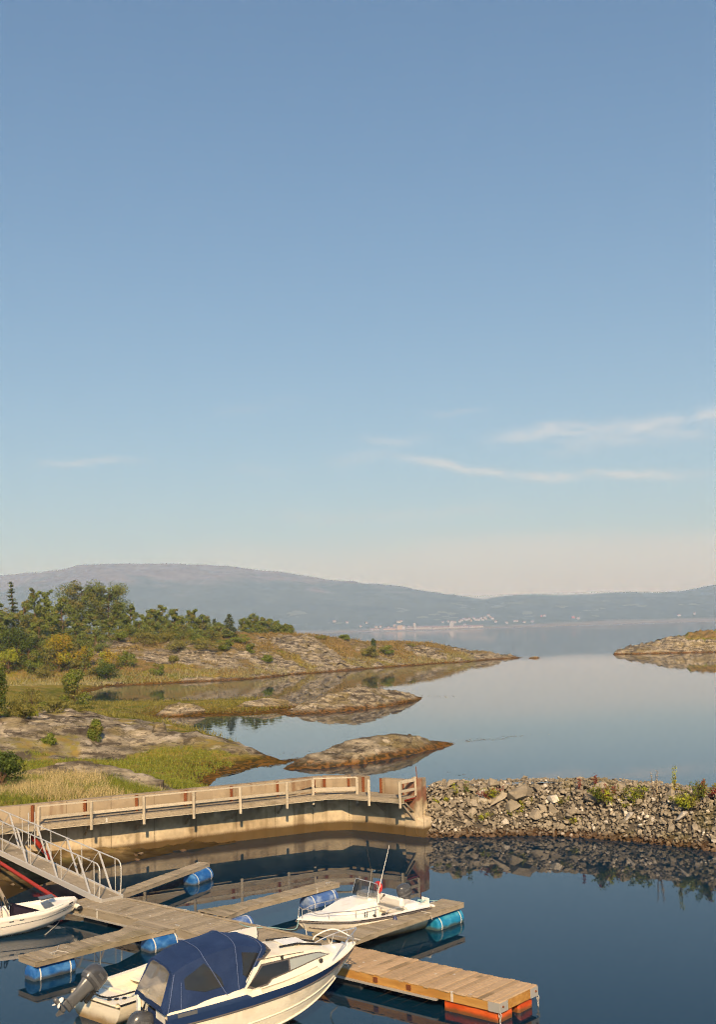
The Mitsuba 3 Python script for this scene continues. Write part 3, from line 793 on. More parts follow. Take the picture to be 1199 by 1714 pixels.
# galvanised corner plates with a shackle and a hanging chain
for n, sg in ((1.5, 1), (0., -1)):
    a, b = dk(15.107, n - sg * .30, DECK - .12), dk(15.107, n + sg * .006, DECK - .12)
    put(d1 + '__corner_plate', bar(a, b, .014, .20), 'galvanised')
    if sg > 0:
        put(d1 + '__corner_plate', bar(dk(14.80, n + .006, DECK - .12), dk(15.11, n + .006, DECK - .12), .014, .20), 'galvanised')
    q = dk(15.12, n - sg * .10, DECK - .11)
    put(d1 + '__bolt', trimesh.creation.icosphere(2, .026).apply_translation(q), 'rust')
    c = dk(15.10, n + sg * .0, DECK - .24)
    ring = [c + [0, 0, .05 * math.cos(a) - .03] + np.r_[DD * .035 * math.sin(a), 0] for a in np.linspace(0, 2 * np.pi, 14)[:-1]]
    put(d1 + '__shackle', tube(ring, .010, 6, closed=True), 'galvanised')
    links = []
    for k in range(9):
        cc = dk(15.10, n, DECK - .30 - .055 * k)
        e = DD if k % 2 else DN
        links.append(tube([cc + [0, 0, .038 * math.cos(a)] + np.r_[e * .018 * math.sin(a), 0] for a in np.linspace(0, 2 * np.pi, 10)[:-1]], .007, 5, closed=True))
    put(d1 + '__chain', cat(*links), 'galvanised')
for s in (11.6, 12.6):
    put(d1 + '__beam_bracket', box((.12, .03, .11), m=frame_matrix(dk(s, 1.515, DECK - .12), [DD[0], DD[1], 0])), 'rust')


def cleat(t, p, d, m='galvanised'):
    d = np.r_[d, 0]
    c = cat(tube([p + d * -.10 + [0, 0, .055], p + d * -.04 + [0, 0, .062], p + d * .04 + [0, 0, .062], p + d * .10 + [0, 0, .055]], .014, 6), tube([p + d * -.035, p + d * -.035 + [0, 0, .06]], .014, 6), tube([p + d * .035, p + d * .035 + [0, 0, .06]], .014, 6))
    put(t + '__cleat', c, m, smooth=40)


for s, n in ((2.2, .1), (3.1, .1), (4.3, 1.4), (6.2, .12)):
    cleat(d0, dk(s, n, DECK + .002), DD)
cleat(d1, dk(9.9, 1.38, DECK), DD)
# white fender block at the old pontoon's near corner
put(d0 + '__corner_fender', box((.42, .16, .15), cham=.05).subdivide().apply_transform(frame_matrix(dk(-.25, 1.58, DECK + .02), [DD[0], DD[1], 0])), 'white_plastic', smooth=60)
put(d0 + '__corner_fender', box((.12, .17, .13), cham=.04).apply_transform(frame_matrix(dk(.02, 1.60, DECK - .01), [DD[0], DD[1], 0])), 'black_rubber', smooth=60)
scene['white_plastic'] = paint((.72, .68, .60), .45)


def drum(t, c, d, L=1.22, r=.285, mat='blue_plastic', tilt=0.0, strap=True, label=None):
    prof = [(0, -L / 2), (r * .80, -L / 2), (r * .95, -L / 2 + .025), (r, -L / 2 + .07)]
    for q in (-.17, .17):
        prof += [(r, q * L - .03), (r * 1.035, q * L), (r, q * L + .03)]
    prof += [(r, L / 2 - .07), (r * .95, L / 2 - .025), (r * .80, L / 2), (0, L / 2)]
    m = trimesh.creation.revolve(np.array(prof), sections=28)
    d3 = np.array([d[0], d[1], tilt])
    F = frame_matrix(c, d3) @ trimesh.transformations.rotation_matrix(math.pi / 2, [0, 1, 0])
    m.apply_transform(F)
    k = put(t + '__float', m, mat, label, smooth=35)
    for q in (-.36, .36) if strap else ():
        s = trimesh.creation.revolve(np.array([(r * 1.0, q * L - .018), (r * 1.012, q * L - .018), (r * 1.012, q * L + .018), (r * 1.0, q * L + .018)]), sections=28)
        s.apply_transform(F)
        put(k + '__strap', s, 'white_strap', smooth=40)
scene['white_strap'] = diffuse((.62, .63, .62))


def finger(label, base, d, L, wd, gus, z, drums, seed):
    """gus: extra half width at the root on the two sides (left, right of d)"""
    t = thing('finger_dock', label, 'finger dock')
    d = np.array(d) / np.linalg.norm(d)
    nl = np.array([-d[1], d[0]])
    base = np.array(base)
    n = int(L / .146)
    F = lambda a, b, zz: np.r_[base + d * a + nl * b, zz]
    r = np.random.default_rng(seed)
    gl = 1.15
    for i in range(n):
        a = (i + .5) * L / n
        k = max(0, 1 - a / gl)
        l, rr_ = wd / 2 + gus[0] * k, wd / 2 + gus[1] * k
        pwood(t + '__deck_plank', plank_mesh(F(a, (l - rr_) / 2 + .008 * r.standard_normal(), z - .014 + .004 * r.standard_normal()), nl + d * .01 * r.standard_normal(), l + rr_, .128, .028), r.random(), .06 * abs(r.standard_normal()))
    for sg, g in ((1, gus[0]), (-1, gus[1])):
        b = wd / 2 - .045
        m = bar(F(.02, sg * b, z - .088), F(L - .02, sg * b, z - .088), .06, .115); pwood(t + '__side_beam', m, .47 + .2 * sg, .15)
        if g > .1:
            m = bar(F(.0, sg * (b + g - .03), z - .09), F(gl, sg * (b + .03), z - .09), .05, .11); pwood(t + '__gusset_beam', m, .3, 1.7 if seed == 3 and sg > 9 else 0.)
    m = bar(F(L - .03, -wd / 2 + .08, z - .09), F(L - .03, wd / 2 - .08, z - .09), .05, .11); pwood(t + '__end_beam', m, .2, 0.)
    for a, b, mat, ln, tl in drums:
        drum(t, F(a, b, .10), d, ln, .28, mat, tl)
    for k in range(int(L / 1.0)):
        m = bar(F(.5 + k, -wd / 2 + .08, z - .15), F(.5 + k, wd / 2 - .08, z - .15), .05, .05); pwood(t + '__cross_beam', m, .1, 0.)
    return t, F


f1, F1 = finger('narrow grey finger dock by the gangway foot with a blue drum under its tip', (-7.96, 36.6), (.42, .907), 5.1, .50, (0., 0.), .52, [(4.45, -.17, 'blue_plastic', 1.15, .05)], 1)
f2, F2 = finger('grey finger dock beside the open motorboat with a wrapped pale blue drum', (-4.59, 33.7), (.68, .73), 5.06, .60, (.35, .35), .54, [(4.25, -.14, 'wrapped_drum', 1.25, .03), (.55, -.5, 'wrapped_drum', .9, .0)], 2)
f3, F3 = finger('grey finger dock with a bright turquoise drum float under its outer end', (-.89, 30.5), (.664, .747), 5.03, .80, (.55, .12), .56, [(4.42, -.10, 'cyan_plastic', 1.25, .02)], 3)
f4, F4 = finger('grey finger dock at the left running towards a blue drum at the lower left', (-5.8, 32.75), (-.70, -.715), 4.2, .92, (.12, .6), .50, [(3.60, .12, 'blue_plastic', 1.2, .0), (.35, .36, 'blue_plastic', 1.0, .0)], 4)
scene['wrapped_drum'] = {'type': 'bumpmap', 'scale': .02, 'arbitrary': proc(lambda p, n, uv: fbm(p.x * 7., p.y * 7., p.z * 7., 3), .01), 'bsdf': paint(proc(lambda p, n, uv: mix((.06, .13, .36), (.22, .30, .48), smoothstep(.45, .7, fbm(p.x * 5., p.y * 5., p.z * 5., 3)))), .3)}
cleat(f2, F2(4.6, -.2, .545), [.68, .73]); cleat(f3, F3(4.3, .2, .565), [.66, .75]); cleat(f4, F4(3.6, .25, .505), [.7, .7]); cleat(f1, F1(4.7, 0, .525), [.42, .9])
for i, (a, b) in enumerate(((3.2, .3), (3.9, .3))):
    put(f4 + '__white_line', tube([F4(3.05, -.4, .512), F4(3.35, -.0, .514), F4(3.25, .4, .512)], .012, 5), 'rope') if i == 0 else None
put(f3 + '__white_line', tube([F3(3.4, .44, .50), F3(3.4, .39, .572), F3(3.45, -.38, .572), F3(3.45, -.44, .40)], .012, 5), 'rope')

# ------------------------------------------------------------------ gangway
gw = thing('gangway', 'light aluminium gangway with tubular truss railings sloping down to the pontoon', 'gangway')
GL0, GE, GU = np.array([-8.28, 35.80]), np.array([.724, .690]), np.array([-.690, .724])
GW, GLEN, GS = .80, 9.0, .10


def gp(t, b, h=0.0):
    p = GL0 + GU * t + GE * b
    return np.array([p[0], p[1], .52 + GS * t + h])


gd = np.array([GU[0], GU[1], GS]); gd /= np.linalg.norm(gd)
for k in range(9):
    a, b = k * GLEN / 9 + .006, (k + 1) * GLEN / 9 - .006
    m = box((b - a, GW - .10, .03), m=frame_matrix(gp((a + b) / 2, GW / 2, -.01), gd))
    put(gw + '__deck_panel', m, 'wood', uv=uvc(m, .13 * k + .2, .0))
for b in (.025, GW - .025):
    put(gw + '__side_channel', bar(gp(-.05, b, -.03), gp(GLEN, b, -.03), .05, .17), 'aluminium')
put(gw + '__end_plate', bar(gp(-.03, .05, -.03), gp(-.03, GW - .05, -.03), .03, .12), 'galvanised')
for b in (.12, GW - .12):
    w_ = trimesh.creation.cylinder(.045, .05, sections=14).apply_transform(frame_matrix(gp(.02, b, -.065), [GU[0], GU[1], 0]) @ trimesh.transformations.rotation_matrix(math.pi / 2, [1, 0, 0]))
    put(gw + '__roller', w_, 'black_rubber')
for k in range(8):
    put(gw + '__cross_member', bar(gp(.6 + k * 1.05, .05, -.08), gp(.6 + k * 1.05, GW - .05, -.08), .04, .06), 'aluminium')
RH = 1.06
for b, nm in ((.025, 'railing'), (GW - .025, 'railing')):
    pts = [gp(.08, b, .05), gp(.02, b, .45), gp(.02, b, RH - .22), gp(.06, b, RH - .08), gp(.18, b, RH - .005), gp(.32, b, RH)] + [gp(t, b, RH) for t in (2, 4, 6, 8, GLEN)]
    rk = put(gw + '__' + nm, tube(pts, .021, 8), 'aluminium', smooth=50)
    for k in range(5):
        t0 = .62 + 2.05 * k
        if t0 + .8 > GLEN:
            break
        put(rk + '__strut', bar(gp(t0, b, .05), gp(t0 + .72, b, RH), .05, .04), 'aluminium', smooth=50)
        put(rk + '__strut', tube([gp(t0 - .27, b, .05), gp(t0 - .25, b, RH)], .014, 6), 'aluminium', smooth=50)
        if t0 + 1.8 < GLEN:
            put(rk + '__strut', tube([gp(t0 + .72, b, RH), gp(t0 + 1.78, b, .05)], .013, 6), 'aluminium', smooth=50)
for b in (.1, .34):
    put(gw + '__upright', tube([gp(6.3, GW + b, .1), gp(6.3, GW + b, 1.3)], .02, 6), 'aluminium', smooth=50)
# red mooring booms
b1 = [(-13.9, 41.75, 1.06), (-9.75, 36.93, .27)]
put('mooring_boom', tube(b1, .062, 12), 'red_paint', 'long red steel boom slanting down beside the gangway behind the white dinghy', 'boom', smooth=50)
put('mooring_boom', tube([(-13.25, 44.9, 1.22), (-12.95, 44.45, 1.15), (-11.6, 42.4, .62)], [.10, .085, .085], 12), 'red_paint', 'short red pipe lying on the mud seen through the gangway railing', 'boom', smooth=50)
put('timber_prop', bar((-12.9, 39.6, .75), (-11.35, 37.0, -.05), .09, .09), 'wood', 'dark timber prop leaning in the mud under the gangway', 'prop', uv=np.tile([[.05, 0.]], (8, 1)))
# litter of stones along the mud's water edge
for i in range(16):
    k = int(rs.integers(4, 80)); q = E1[k] + (E2[k] - E1[k]) * rs.uniform(.0, .5)
    h = float(np.interp(0, [0, 1], [0, 0]))
    size = rs.uniform(.12, .34)
    j = int(np.argmin(np.abs(ss - np.clip(np.linalg.norm(q - E1[k]) / np.linalg.norm(E2[k] - E1[k]), 0, 1))))
    M = trimesh.transformations.translation_matrix([*q, P[k, j, 2] + size * .1]) @ rot(rs, .2) @ np.diag([size] * 3 + [1])
    put('beach_stone', place(variants[int(rs.integers(len(variants)))][1], M), None, 'grey stone lying on the mud bank below the wall', 'stone', 'stones on the mud bank')
# ------------------------------------------------------------------ boats
scene['white_gelcoat'] = paint(proc(lambda p, n, uv: mix((.79, .76, .70), (.52, .47, .38), smoothstep(.58, .82, fbm(p.x * 3.3, p.y * 3.3, p.z * 1.4, 4)) * .4)), .22, .5, .3)
scene['cream_gelcoat'] = paint(proc(lambda p, n, uv: mix((.76, .70, .57), (.50, .43, .31), smoothstep(.56, .8, fbm(p.x * 3., p.y * 3., p.z * 1.2, 4)) * .45)), .30, .5, .2)
scene['blue_gelcoat'] = paint((.014, .032, .095), .22, .5, .4)
scene['hull_bottom'] = paint(proc(lambda p, n, uv: mix((.72, .66, .53), (.25, .17, .08), smoothstep(.28, .02, p.z + .1 * (fbm(p.x * 4., p.y * 4., p.z * 3., 3) - .5)))), .3)
scene['rub_rail'] = paint((.10, .085, .08), .5)
scene['motor_grey'] = paint((.055, .058, .066), .26, .5, .6)
scene['motor_light'] = paint((.10, .105, .115), .30, .5, .5)
scene['dark_glass'] = paint((.012, .012, .013), .06, .6, .5)
scene['pale_glass'] = paint((.30, .33, .32), .08, .6, .3)
scene['white_trim'] = paint((.78, .76, .71), .3)
scene['smoke_screen'] = {'type': 'blendbsdf', 'weight': .6, 'a': {'type': 'thindielectric', 'int_ior': 1.5}, 'b': diffuse((.035, .042, .052))}
scene['clear_vinyl'] = {'type': 'blendbsdf', 'weight': proc(lambda p, n, uv: .30 + .38 * smoothstep(.45, .75, fbm(p.x * 14. + p.y * 9., p.z * 1.6, 3., 3))), 'a': {'type': 'thindielectric', 'int_ior': 1.45}, 'b': diffuse((.44, .40, .35))}


def canvas_fn(p, n, uv):
    return mix((.009, .023, .078), (.021, .044, .122), fbm(p.x * 2.5, p.y * 2.5, p.z * 2.5, 4)) * (.85 + .3 * fbm(p.x * 40., p.y * 40., p.z * 40., 2))


scene['canvas'] = {'type': 'bumpmap', 'scale': .03, 'arbitrary': proc(lambda p, n, uv: fbm(p.x * 3.2, p.y * 3.2, p.z * 2.2, 3) + .25 * fbm(p.x * 9., p.y * 9., p.z * 5., 2), .01), 'bsdf': {'type': 'twosided', 'bsdf': {'type': 'principled', 'base_color': proc(canvas_fn), 'roughness': .75, 'sheen': .6, 'specular': .2}}}
scene['stitch'] = diffuse((.12, .16, .29))
scene['red_mark'] = paint((.42, .03, .03), .4)
scene['dark_fabric'] = diffuse((.028, .022, .035))
scene['straw_panel'] = diffuse((.42, .33, .22))


class Boat:
    def __init__(self, key, label, c, heading, category='boat'):
        self.t = thing(key, label, category)
        h = np.array(heading, float); h /= np.linalg.norm(h)
        self.M = frame_matrix([c[0], c[1], 0], [h[0], h[1], 0])

    def add(self, part, mesh, m, label=None, smooth=35, uv=None):
        mesh = mesh.copy(); mesh.apply_transform(self.M)
        return put(self.t + '__' + part, mesh, m, label, smooth=smooth if uv is None else True, **({'uv': uv} if uv is not None else {}))


class Hull:
    def __init__(s, L, b, sheer, rake=.7, chine=.8, tm=.45, p=2.3, keel=-.32, cz=(.08, .55), k1=.55, tuck=.06):
        s.L, s.b, s.sheer, s.rake, s.ch, s.tm, s.p, s.keel, s.cz, s.k1, s.tuck = L, b, sheer, rake, chine, tm, p, keel, cz, k1, tuck

    def half(s, t):
        t = np.asarray(t, float)
        return s.b * (1 - np.clip((t - s.tm) / (1 - s.tm), 0, 1) ** s.p) * (1 - s.tuck * np.clip((s.tm - t) / s.tm, 0, 1) ** 2)

    def sh(s, t):           # sheer point (starboard is -y)
        x = t * s.L
        return np.array([x, s.half(t), np.interp(x, s.sheer[0], s.sheer[1])])

    def pt(s, t, w):        # w 0 keel, 1 chine, 2 sheer
        S = s.sh(t)
        c = np.array([t * (s.L - s.rake * .45), s.half(t) * s.ch * (1 - .25 * t ** 3), s.cz[0] + s.cz[1] * t ** 2.6])
        k = np.array([t * (s.L - s.rake), 0, s.keel + s.k1 * max(0, (t - .45) / .55) ** 2.6 * 1.4])
        if w <= 1:
            return k + (c - k) * w
        u = w - 1
        q = c + (S - c) * u
        q[1] += .045 * s.b * math.sin(u * math.pi) * (1 - 1.6 * t ** 2)
        return q

    def shell(s, w0, w1, nt=46, nw=10, off=0.0, t0=0.0, t1=1.0):
        out = []
        for sg in (-1, 1):
            P = np.array([[s.pt(t, w) * [1, sg, 1] for w in np.linspace(w0, w1, nw)] for t in t0 + (t1 - t0) * np.linspace(0, 1, nt) ** .85])
            if off:
                P[..., 1] += sg * off
            g = grid_mesh(P)
            if sg > 0:
                g.faces = g.faces[:, ::-1]
            out.append(g)
        return cat(*out)

    def transom(s, t=0.0, top=2.0):
        ws = np.linspace(0, top, 14)
        P = np.array([s.pt(t, w) for w in ws])
        pts = np.vstack([P, (P * [1, -1, 1])[::-1]])
        c = pts.mean(0)
        n = len(pts)
        return trimesh.Trimesh(np.vstack([pts, c]), [[i, (i + 1) % n, n] for i in range(n)], process=False)

    def deck(s, t0, t1, inset=.0, dz=0.0, crown=.05, nt=24, ny=11):
        P = []
        for t in np.linspace(t0, t1, nt):
            S = s.sh(t)
            hw = max(S[1] - inset, .005)
            P.append([[S[0], y * hw, S[2] + dz + crown * (1 - y * y) * min(1, hw / .5)] for y in np.linspace(-1, 1, ny)])
        return grid_mesh(np.array(P))

    def gunwale(s, t0, t1, inset, dz, width, drop, floor, nt=30, close_stern=True):
        """side decks, inner liner and sole of an open boat"""
        out = []
        for sg in (-1, 1):
            P = []
            for t in np.linspace(t0, t1, nt):
                S = s.sh(t)
                o, i = max(S[1] - inset, .01), max(S[1] - inset - width, .005)
                P.append([[S[0], sg * o, S[2] + dz], [S[0], sg * (o + i) / 2, S[2] + dz + .02], [S[0], sg * i, S[2] + dz], [S[0], sg * (i - .02), S[2] + dz - .03], [S[0], sg * max(i - .06, .002), S[2] - drop], [S[0], 0, floor]])
            g = grid_mesh(np.array(P))
            if sg > 0:
                g.faces = g.faces[:, ::-1]
            out.append(g)
        return cat(*out)


def outboard(B, at, tilt=0.0, steer=0.0, size=1.0, mats=('motor_grey', 'motor_light'), prop='white_trim'):
    """at: the clamp point on the transom in boat coordinates; tilt in degrees swings the leg aft and up"""
    M = np.eye(4); M[:3, 3] = at
    M = M @ trimesh.transformations.rotation_matrix(math.radians(steer), [0, 0, 1]) @ trimesh.transformations.rotation_matrix(math.radians(tilt), [0, 1, 0]) @ np.diag([size, size, size, 1])

    def put_(nm, m, mat, parent=None, smooth=45):
        m = m.copy(); m.apply_transform(M); m.apply_transform(B.M)
        return put((parent or B.t) + '__' + nm, m, mat, smooth=smooth)

    def loft(rings, n=22, e=2.6, captop=True):
        """rings: (z, cx, half length, half width)"""
        a = np.linspace(0, 2 * np.pi, n, endpoint=False)
        ca, sa = np.cos(a), np.sin(a)
        x_, y_ = np.sign(ca) * np.abs(ca) ** (2 / e), np.sign(sa) * np.abs(sa) ** (2 / e)
        R = np.array([np.c_[cx + hl * x_, hw * y_, np.full(n, z)] for z, cx, hl, hw in rings])
        g = grid_mesh(np.concatenate([R, R[:, :1]], 1))
        v = np.vstack([g.vertices, R[0].mean(0), R[-1].mean(0)])
        k = len(g.vertices); m_ = n + 1
        f = [[k, i, i + 1] for i in range(n)] + [[k + 1, (len(R) - 1) * m_ + i + 1, (len(R) - 1) * m_ + i] for i in range(n)]
        mm = trimesh.Trimesh(v, np.vstack([g.faces[:, ::-1] if False else g.faces, f]), process=True)
        mm.fix_normals()
        return mm
    root = put_('outboard', loft([(.12, -.20, .25, .155), (.16, -.20, .29, .185), (.30, -.20, .31, .20), (.42, -.19, .30, .20), (.52, -.175, .265, .18), (.58, -.165, .20, .14), (.605, -.16, .10, .07)]), mats[0])
    put_('cowl_band', loft([(.20, -.20, .304, .195), (.235, -.20, .310, .199), (.265, -.20, .312, .2015)]), mats[1], root)
    for yb in (.203, -.203):
        put_('badge', box((.20, .006, .07), (-.18, yb, .40)), 'motor_light', root)
    put_('leg', loft([(-.62, -.25, .16, .045), (-.50, -.25, .15, .05), (-.20, -.22, .155, .075), (0, -.21, .19, .11), (.13, -.20, .23, .14)], e=2.2), mats[1], root)
    put_('cavitation_plate', box((.34, .20, .016), (-.29, 0, -.52), cham=.006), mats[1], root)
    g = trimesh.creation.capsule(.34, .058, count=[14, 14]); g.apply_transform(trimesh.transformations.rotation_matrix(math.pi / 2, [0, 1, 0])); g.apply_translation((-.44, 0, -.70))
    put_('gearcase', g, mats[1], root)
    put_('skeg', trimesh.convex.convex_hull(np.array([(-.18, .008, -.72), (-.36, .008, -.72), (-.36, 0, -.90), (-.28, 0, -.90), (-.18, -.008, -.72), (-.36, -.008, -.72)])), mats[1], root)
    bl = []
    for k in range(3):
        b_ = trimesh.creation.icosphere(2, 1).apply_transform(np.diag([.018, .055, .085, 1]))
        b_.apply_transform(trimesh.transformations.rotation_matrix(math.radians(28), [0, 0, 1])); b_.apply_translation((0, 0, .085))
        b_.apply_transform(trimesh.transformations.rotation_matrix(k * 2.094, [1, 0, 0])); b_.apply_translation((-.50, 0, -.70)); bl.append(b_)
    hub = trimesh.creation.cylinder(.04, .14, sections=14); hub.apply_transform(trimesh.transformations.rotation_matrix(math.pi / 2, [0, 1, 0])); hub.apply_translation((-.50, 0, -.70))
    put_('propeller', cat(hub, *bl), prop, root)
    put_('clamp_bracket', cat(box((.10, .05, .34), (.0, .10, -.06)), box((.10, .05, .34), (.0, -.10, -.06)), box((.06, .24, .05), (.0, 0, .06))), 'black_rubber', root, smooth=False)
    put_('lift_handle', tube([(.08, -.05, .2), (.14, -.05, .18), (.14, .05, .18), (.08, .05, .2)], .012, 6), 'black_rubber', root)
    return root


# --- day cruiser with blue canopy
S_ = np.array([-4.052, 23.751]); Bw = np.array([-.41, 26.947])
hd = np.array([.856, .5166]); side = np.array([-hd[1], hd[0]])
CC = S_ + side * .88 - hd * .10
cr = Boat('cabin_cruiser', 'white day cruiser with navy blue canopy and a blue band along its hull', CC, hd)
H = Hull(4.98, .96, ([0, 1, 1.9, 2.8, 3.8, 4.6, 4.98], [.84, .90, .97, 1.06, 1.20, 1.32, 1.37]), rake=1.15, chine=.80, tm=.52, p=2.5, keel=-.35, cz=(.06, .72), tuck=.09)
cr.add('hull_bottom', H.shell(0, 1.02, nw=8), 'hull_bottom')
cr.add('hull_side', H.shell(1.0, 1.78), 'cream_gelcoat')
cr.add('spray_rail', cat(*[tube([H.pt(t, 1.0) * [1, sg, 1] + [0, sg * .012, 0] for t in np.linspace(0, .97, 30)], .022, 6) for sg in (-1, 1)]), 'cream_gelcoat')
cr.add('spray_rail', cat(*[tube([H.pt(t, 1.34) * [1, sg, 1] + [0, sg * .006, 0] for t in np.linspace(0, .90, 30)], .016, 6) for sg in (-1, 1)]), 'cream_gelcoat')
cr.add('blue_band', H.shell(1.775, 2.0, off=.006, nw=5), 'blue_gelcoat')
cr.add('rub_rail', cat(*[tube([H.pt(t, 1.775) * [1, sg, 1] + [0, sg * .014, 0] for t in np.linspace(0, 1, 40)], .018, 6) for sg in (-1, 1)]), 'rub_rail')
cr.add('transom', cat(H.transom(0.0, 2.0)), 'blue_gelcoat')
# blue topside panel that rises abaft the step, with its white coaming above
def strip(fn, n=24, t0=0.0, t1=.36):
    out = []
    for sg in (-1, 1):
        g = grid_mesh(np.array([[np.array(q) * [1, sg, 1] for q in fn(t)] for t in np.linspace(t0, t1, n)]))
        if sg > 0:
            g.faces = g.faces[:, ::-1]
        out.append(g)
    return cat(*out)


def up_(t, h, dy):
    S = H.sh(t); return S + [0, -dy, h]


rise = lambda t: .085 * min(1, max(0, (.372 - t) / .022))
cr.add('blue_topside', strip(lambda t: [H.sh(t) + [0, .007, -.01], up_(t, rise(t) * .6, -.004), up_(t, rise(t), .004)], 30, 0, .372), 'blue_gelcoat')
cr.add('coaming', strip(lambda t: [up_(t, rise(t), .004), up_(t, rise(t) + .02, .012), up_(t, rise(t) + .10, .085), up_(t, rise(t) + .105, .20), up_(t, -.28, .22)], 30, 0, .42), 'cream_gelcoat')
cr.add('side_deck', strip(lambda t: [H.sh(t) + [0, -.0, 0], H.sh(t) + [0, -.02, .018], H.sh(t) + [0, -.24 * min(1, H.half(t) / .6), .035]], 30, .366, .99), 'cream_gelcoat')
cr.add('foredeck', H.deck(.72, .995, .02, .02, .07), 'white_gelcoat')
cr.add('stern_deck', cat(box((.22, 1.62, .05), (.08, 0, .93), cham=.015), box((.05, .5, .2), (.02, .50, .83)), box((.05, .5, .2), (.02, -.50, .83))), 'cream_gelcoat')
cr.add('cockpit_sole', box((2.3, 1.4, .04), (1.1, 0, .22)), 'straw_panel', smooth=False)
cr.add('seat', box((.5, .5, .5), (.5, .38, .50), cham=.05), 'straw_panel'); cr.add('seat', box((.5, .5, .5), (.5, -.38, .50), cham=.05), 'straw_panel')
cr.add('helm_seat', cat(box((.45, .42, .1), (1.25, -.38, .75), cham=.03), box((.1, .42, .5), (1.03, -.38, 1.0), cham=.03)), 'white_plastic')
cr.add('bulkhead', box((.05, 1.4, 1.15), (1.98, 0, .88)), 'cream_gelcoat', smooth=False)
# cabin trunk
CAB = [(1.70, .80, 1.03, .765, 1.36, .00), (1.92, .80, 1.03, .70, 1.57, .05), (2.15, .80, 1.05, .665, 1.63, .06), (2.7, .775, 1.10, .62, 1.61, .07), (3.2, .71, 1.16, .55, 1.58, .08), (3.6, .61, 1.22, .45, 1.53, .08), (3.9, .50, 1.27, .34, 1.45, .07), (4.15, .38, 1.31, .22, 1.36, .04)]


def cabpt(x, v):            # v 0 base .. 1 edge of roof .. 2 centre line, starboard side positive y here
    c = np.array(CAB)
    yb, zb, yt, zt, cr_ = [np.interp(x, c[:, 0], c[:, k]) for k in range(1, 6)]
    if v <= 1:
        return np.array([x, yb + (yt - yb) * v + .02 * math.sin(v * math.pi), zb + (zt - zb) * v])
    u = v - 1
    return np.array([x, yt * (1 - u), zt + cr_ * (1 - (1 - u) ** 2)])


rows = np.r_[np.linspace(0, .92, 6), .96, 1.0, 1.04, 1.1, np.linspace(1.25, 2, 6)]
P_ = np.array([[cabpt(x, v) for v in rows] for x in np.linspace(1.70, 4.15, 44)])
gA = grid_mesh(P_ * [1, -1, 1]); gB = grid_mesh(P_); gB.faces = gB.faces[:, ::-1]
cr.add('cabin', cat(gA, gB), 'cream_gelcoat', smooth=32)


def cabwin(poly, off=.008, n=12):
    """patch on the cabin side given as (x, v) outline, starboard and port"""
    from shapely.geometry import Polygon
    pg = Polygon(poly)
    v, f = trimesh.creation.triangulate_polygon(pg, engine='earcut') if True else (None, None)
    m = trimesh.Trimesh(np.c_[v, np.zeros(len(v))], f, process=False)
    m = m.subdivide().subdivide().subdivide()
    q = np.array([cabpt(a, b) + [0, off, 0] for a, b, _ in m.vertices])
    return trimesh.Trimesh(q * [1, -1, 1], m.faces, process=False), trimesh.Trimesh(q, m.faces[:, ::-1], process=False)


WIN = [(1.88, .20), (2.16, .66), (3.86, .70), (4.0, .45), (2.82, .30), (2.72, .20), (2.02, .06)]
for k, poly in (('cabin_window', [(1.86, .26), (2.22, .74), (2.86, .76), (2.84, .34), (2.40, .26), (2.28, .12), (2.0, .10)]), ('cabin_window', [(2.88, .34), (2.90, .76), (3.74, .80), (3.98, .56)])):
    a, b = cabwin(poly, .010)
    for q in (a, b):
        key = cr.add(k, q, 'dark_glass' if poly[0][0] < 2 else 'pale_glass', 'dark aft cabin window' if poly[0][0] < 2 else 'pale fore cabin window', smooth=True)  # fore panes get a paler colour than aft panes
fa, fb = cabwin([(1.80, .20), (2.19, .81), (3.78, .86), (4.06, .54), (3.98, .48), (2.42, .20), (2.30, .05), (1.98, .04)], .005)
for q in (fa, fb):
    cr.add('window_frame', q, 'rub_rail', smooth=True)
cr.add('roof_line', cat(*[tube([cabpt(x, .965) * [1, sg, 1] + [0, sg * .012, 0] for x in np.linspace(2.0, 3.3, 14)], .009, 5) for sg in (-1, 1)]), 'rub_rail')
hz = lambda x: cabpt(x, 2)[2]
cr.add('hatch', cat(box((.56, .52, .03), m=frame_matrix((3.25, 0, hz(3.25) + .015), (1, 0, -.05)), cham=.01)), 'white_gelcoat')
cr.add('roof_rail', tube([(2.82, -.34, hz(2.82) + .02), (3.3, -.28, hz(3.3) + .03), (3.95, -.16, hz(3.95) + .03)], .022, 6), 'black_rubber')
cr.add('roof_rail', tube([(2.82, .34, hz(2.82) + .02), (3.3, .28, hz(3.3) + .03), (3.95, .16, hz(3.95) + .03)], .022, 6), 'black_rubber')
# wind screen
WS = [(2.02, .70, 1.62), (2.30, .655, 1.63), (2.55, .42, 1.69), (2.62, 0, 1.71)]
WT = [(1.92, .66, 1.82), (2.08, .60, 1.86), (2.22, .38, 1.90), (2.26, 0, 1.91)]
for sg in (-1, 1):
    for i in range(3):
        q = np.array([WS[i], WS[i + 1], WT[i + 1], WT[i]]) * [1, sg, 1]
        cr.add('windscreen', trimesh.Trimesh(q, [[0, 1, 2], [0, 2, 3]], process=False), 'smoke_screen', smooth=False)
loop = [np.array(p) * [1, 1, 1] for p in WS] + [np.array(p) * [1, -1, 1] for p in WS[::-1][1:]]
loop2 = [np.array(p) for p in WT] + [np.array(p) * [1, -1, 1] for p in WT[::-1][1:]]
cr.add('windscreen_frame', cat(tube(loop, .016, 6), tube(loop2, .014, 6), *[tube([np.array(WS[i]) * [1, sg, 1], np.array(WT[i]) * [1, sg, 1]], .015, 6) for i in (0, 1, 2) for sg in (-1, 1)]), 'rub_rail')
cr.add('dashboard', box((.45, 1.2, .3), (2.15, 0, 1.42), cham=.05), 'dark_fabric')
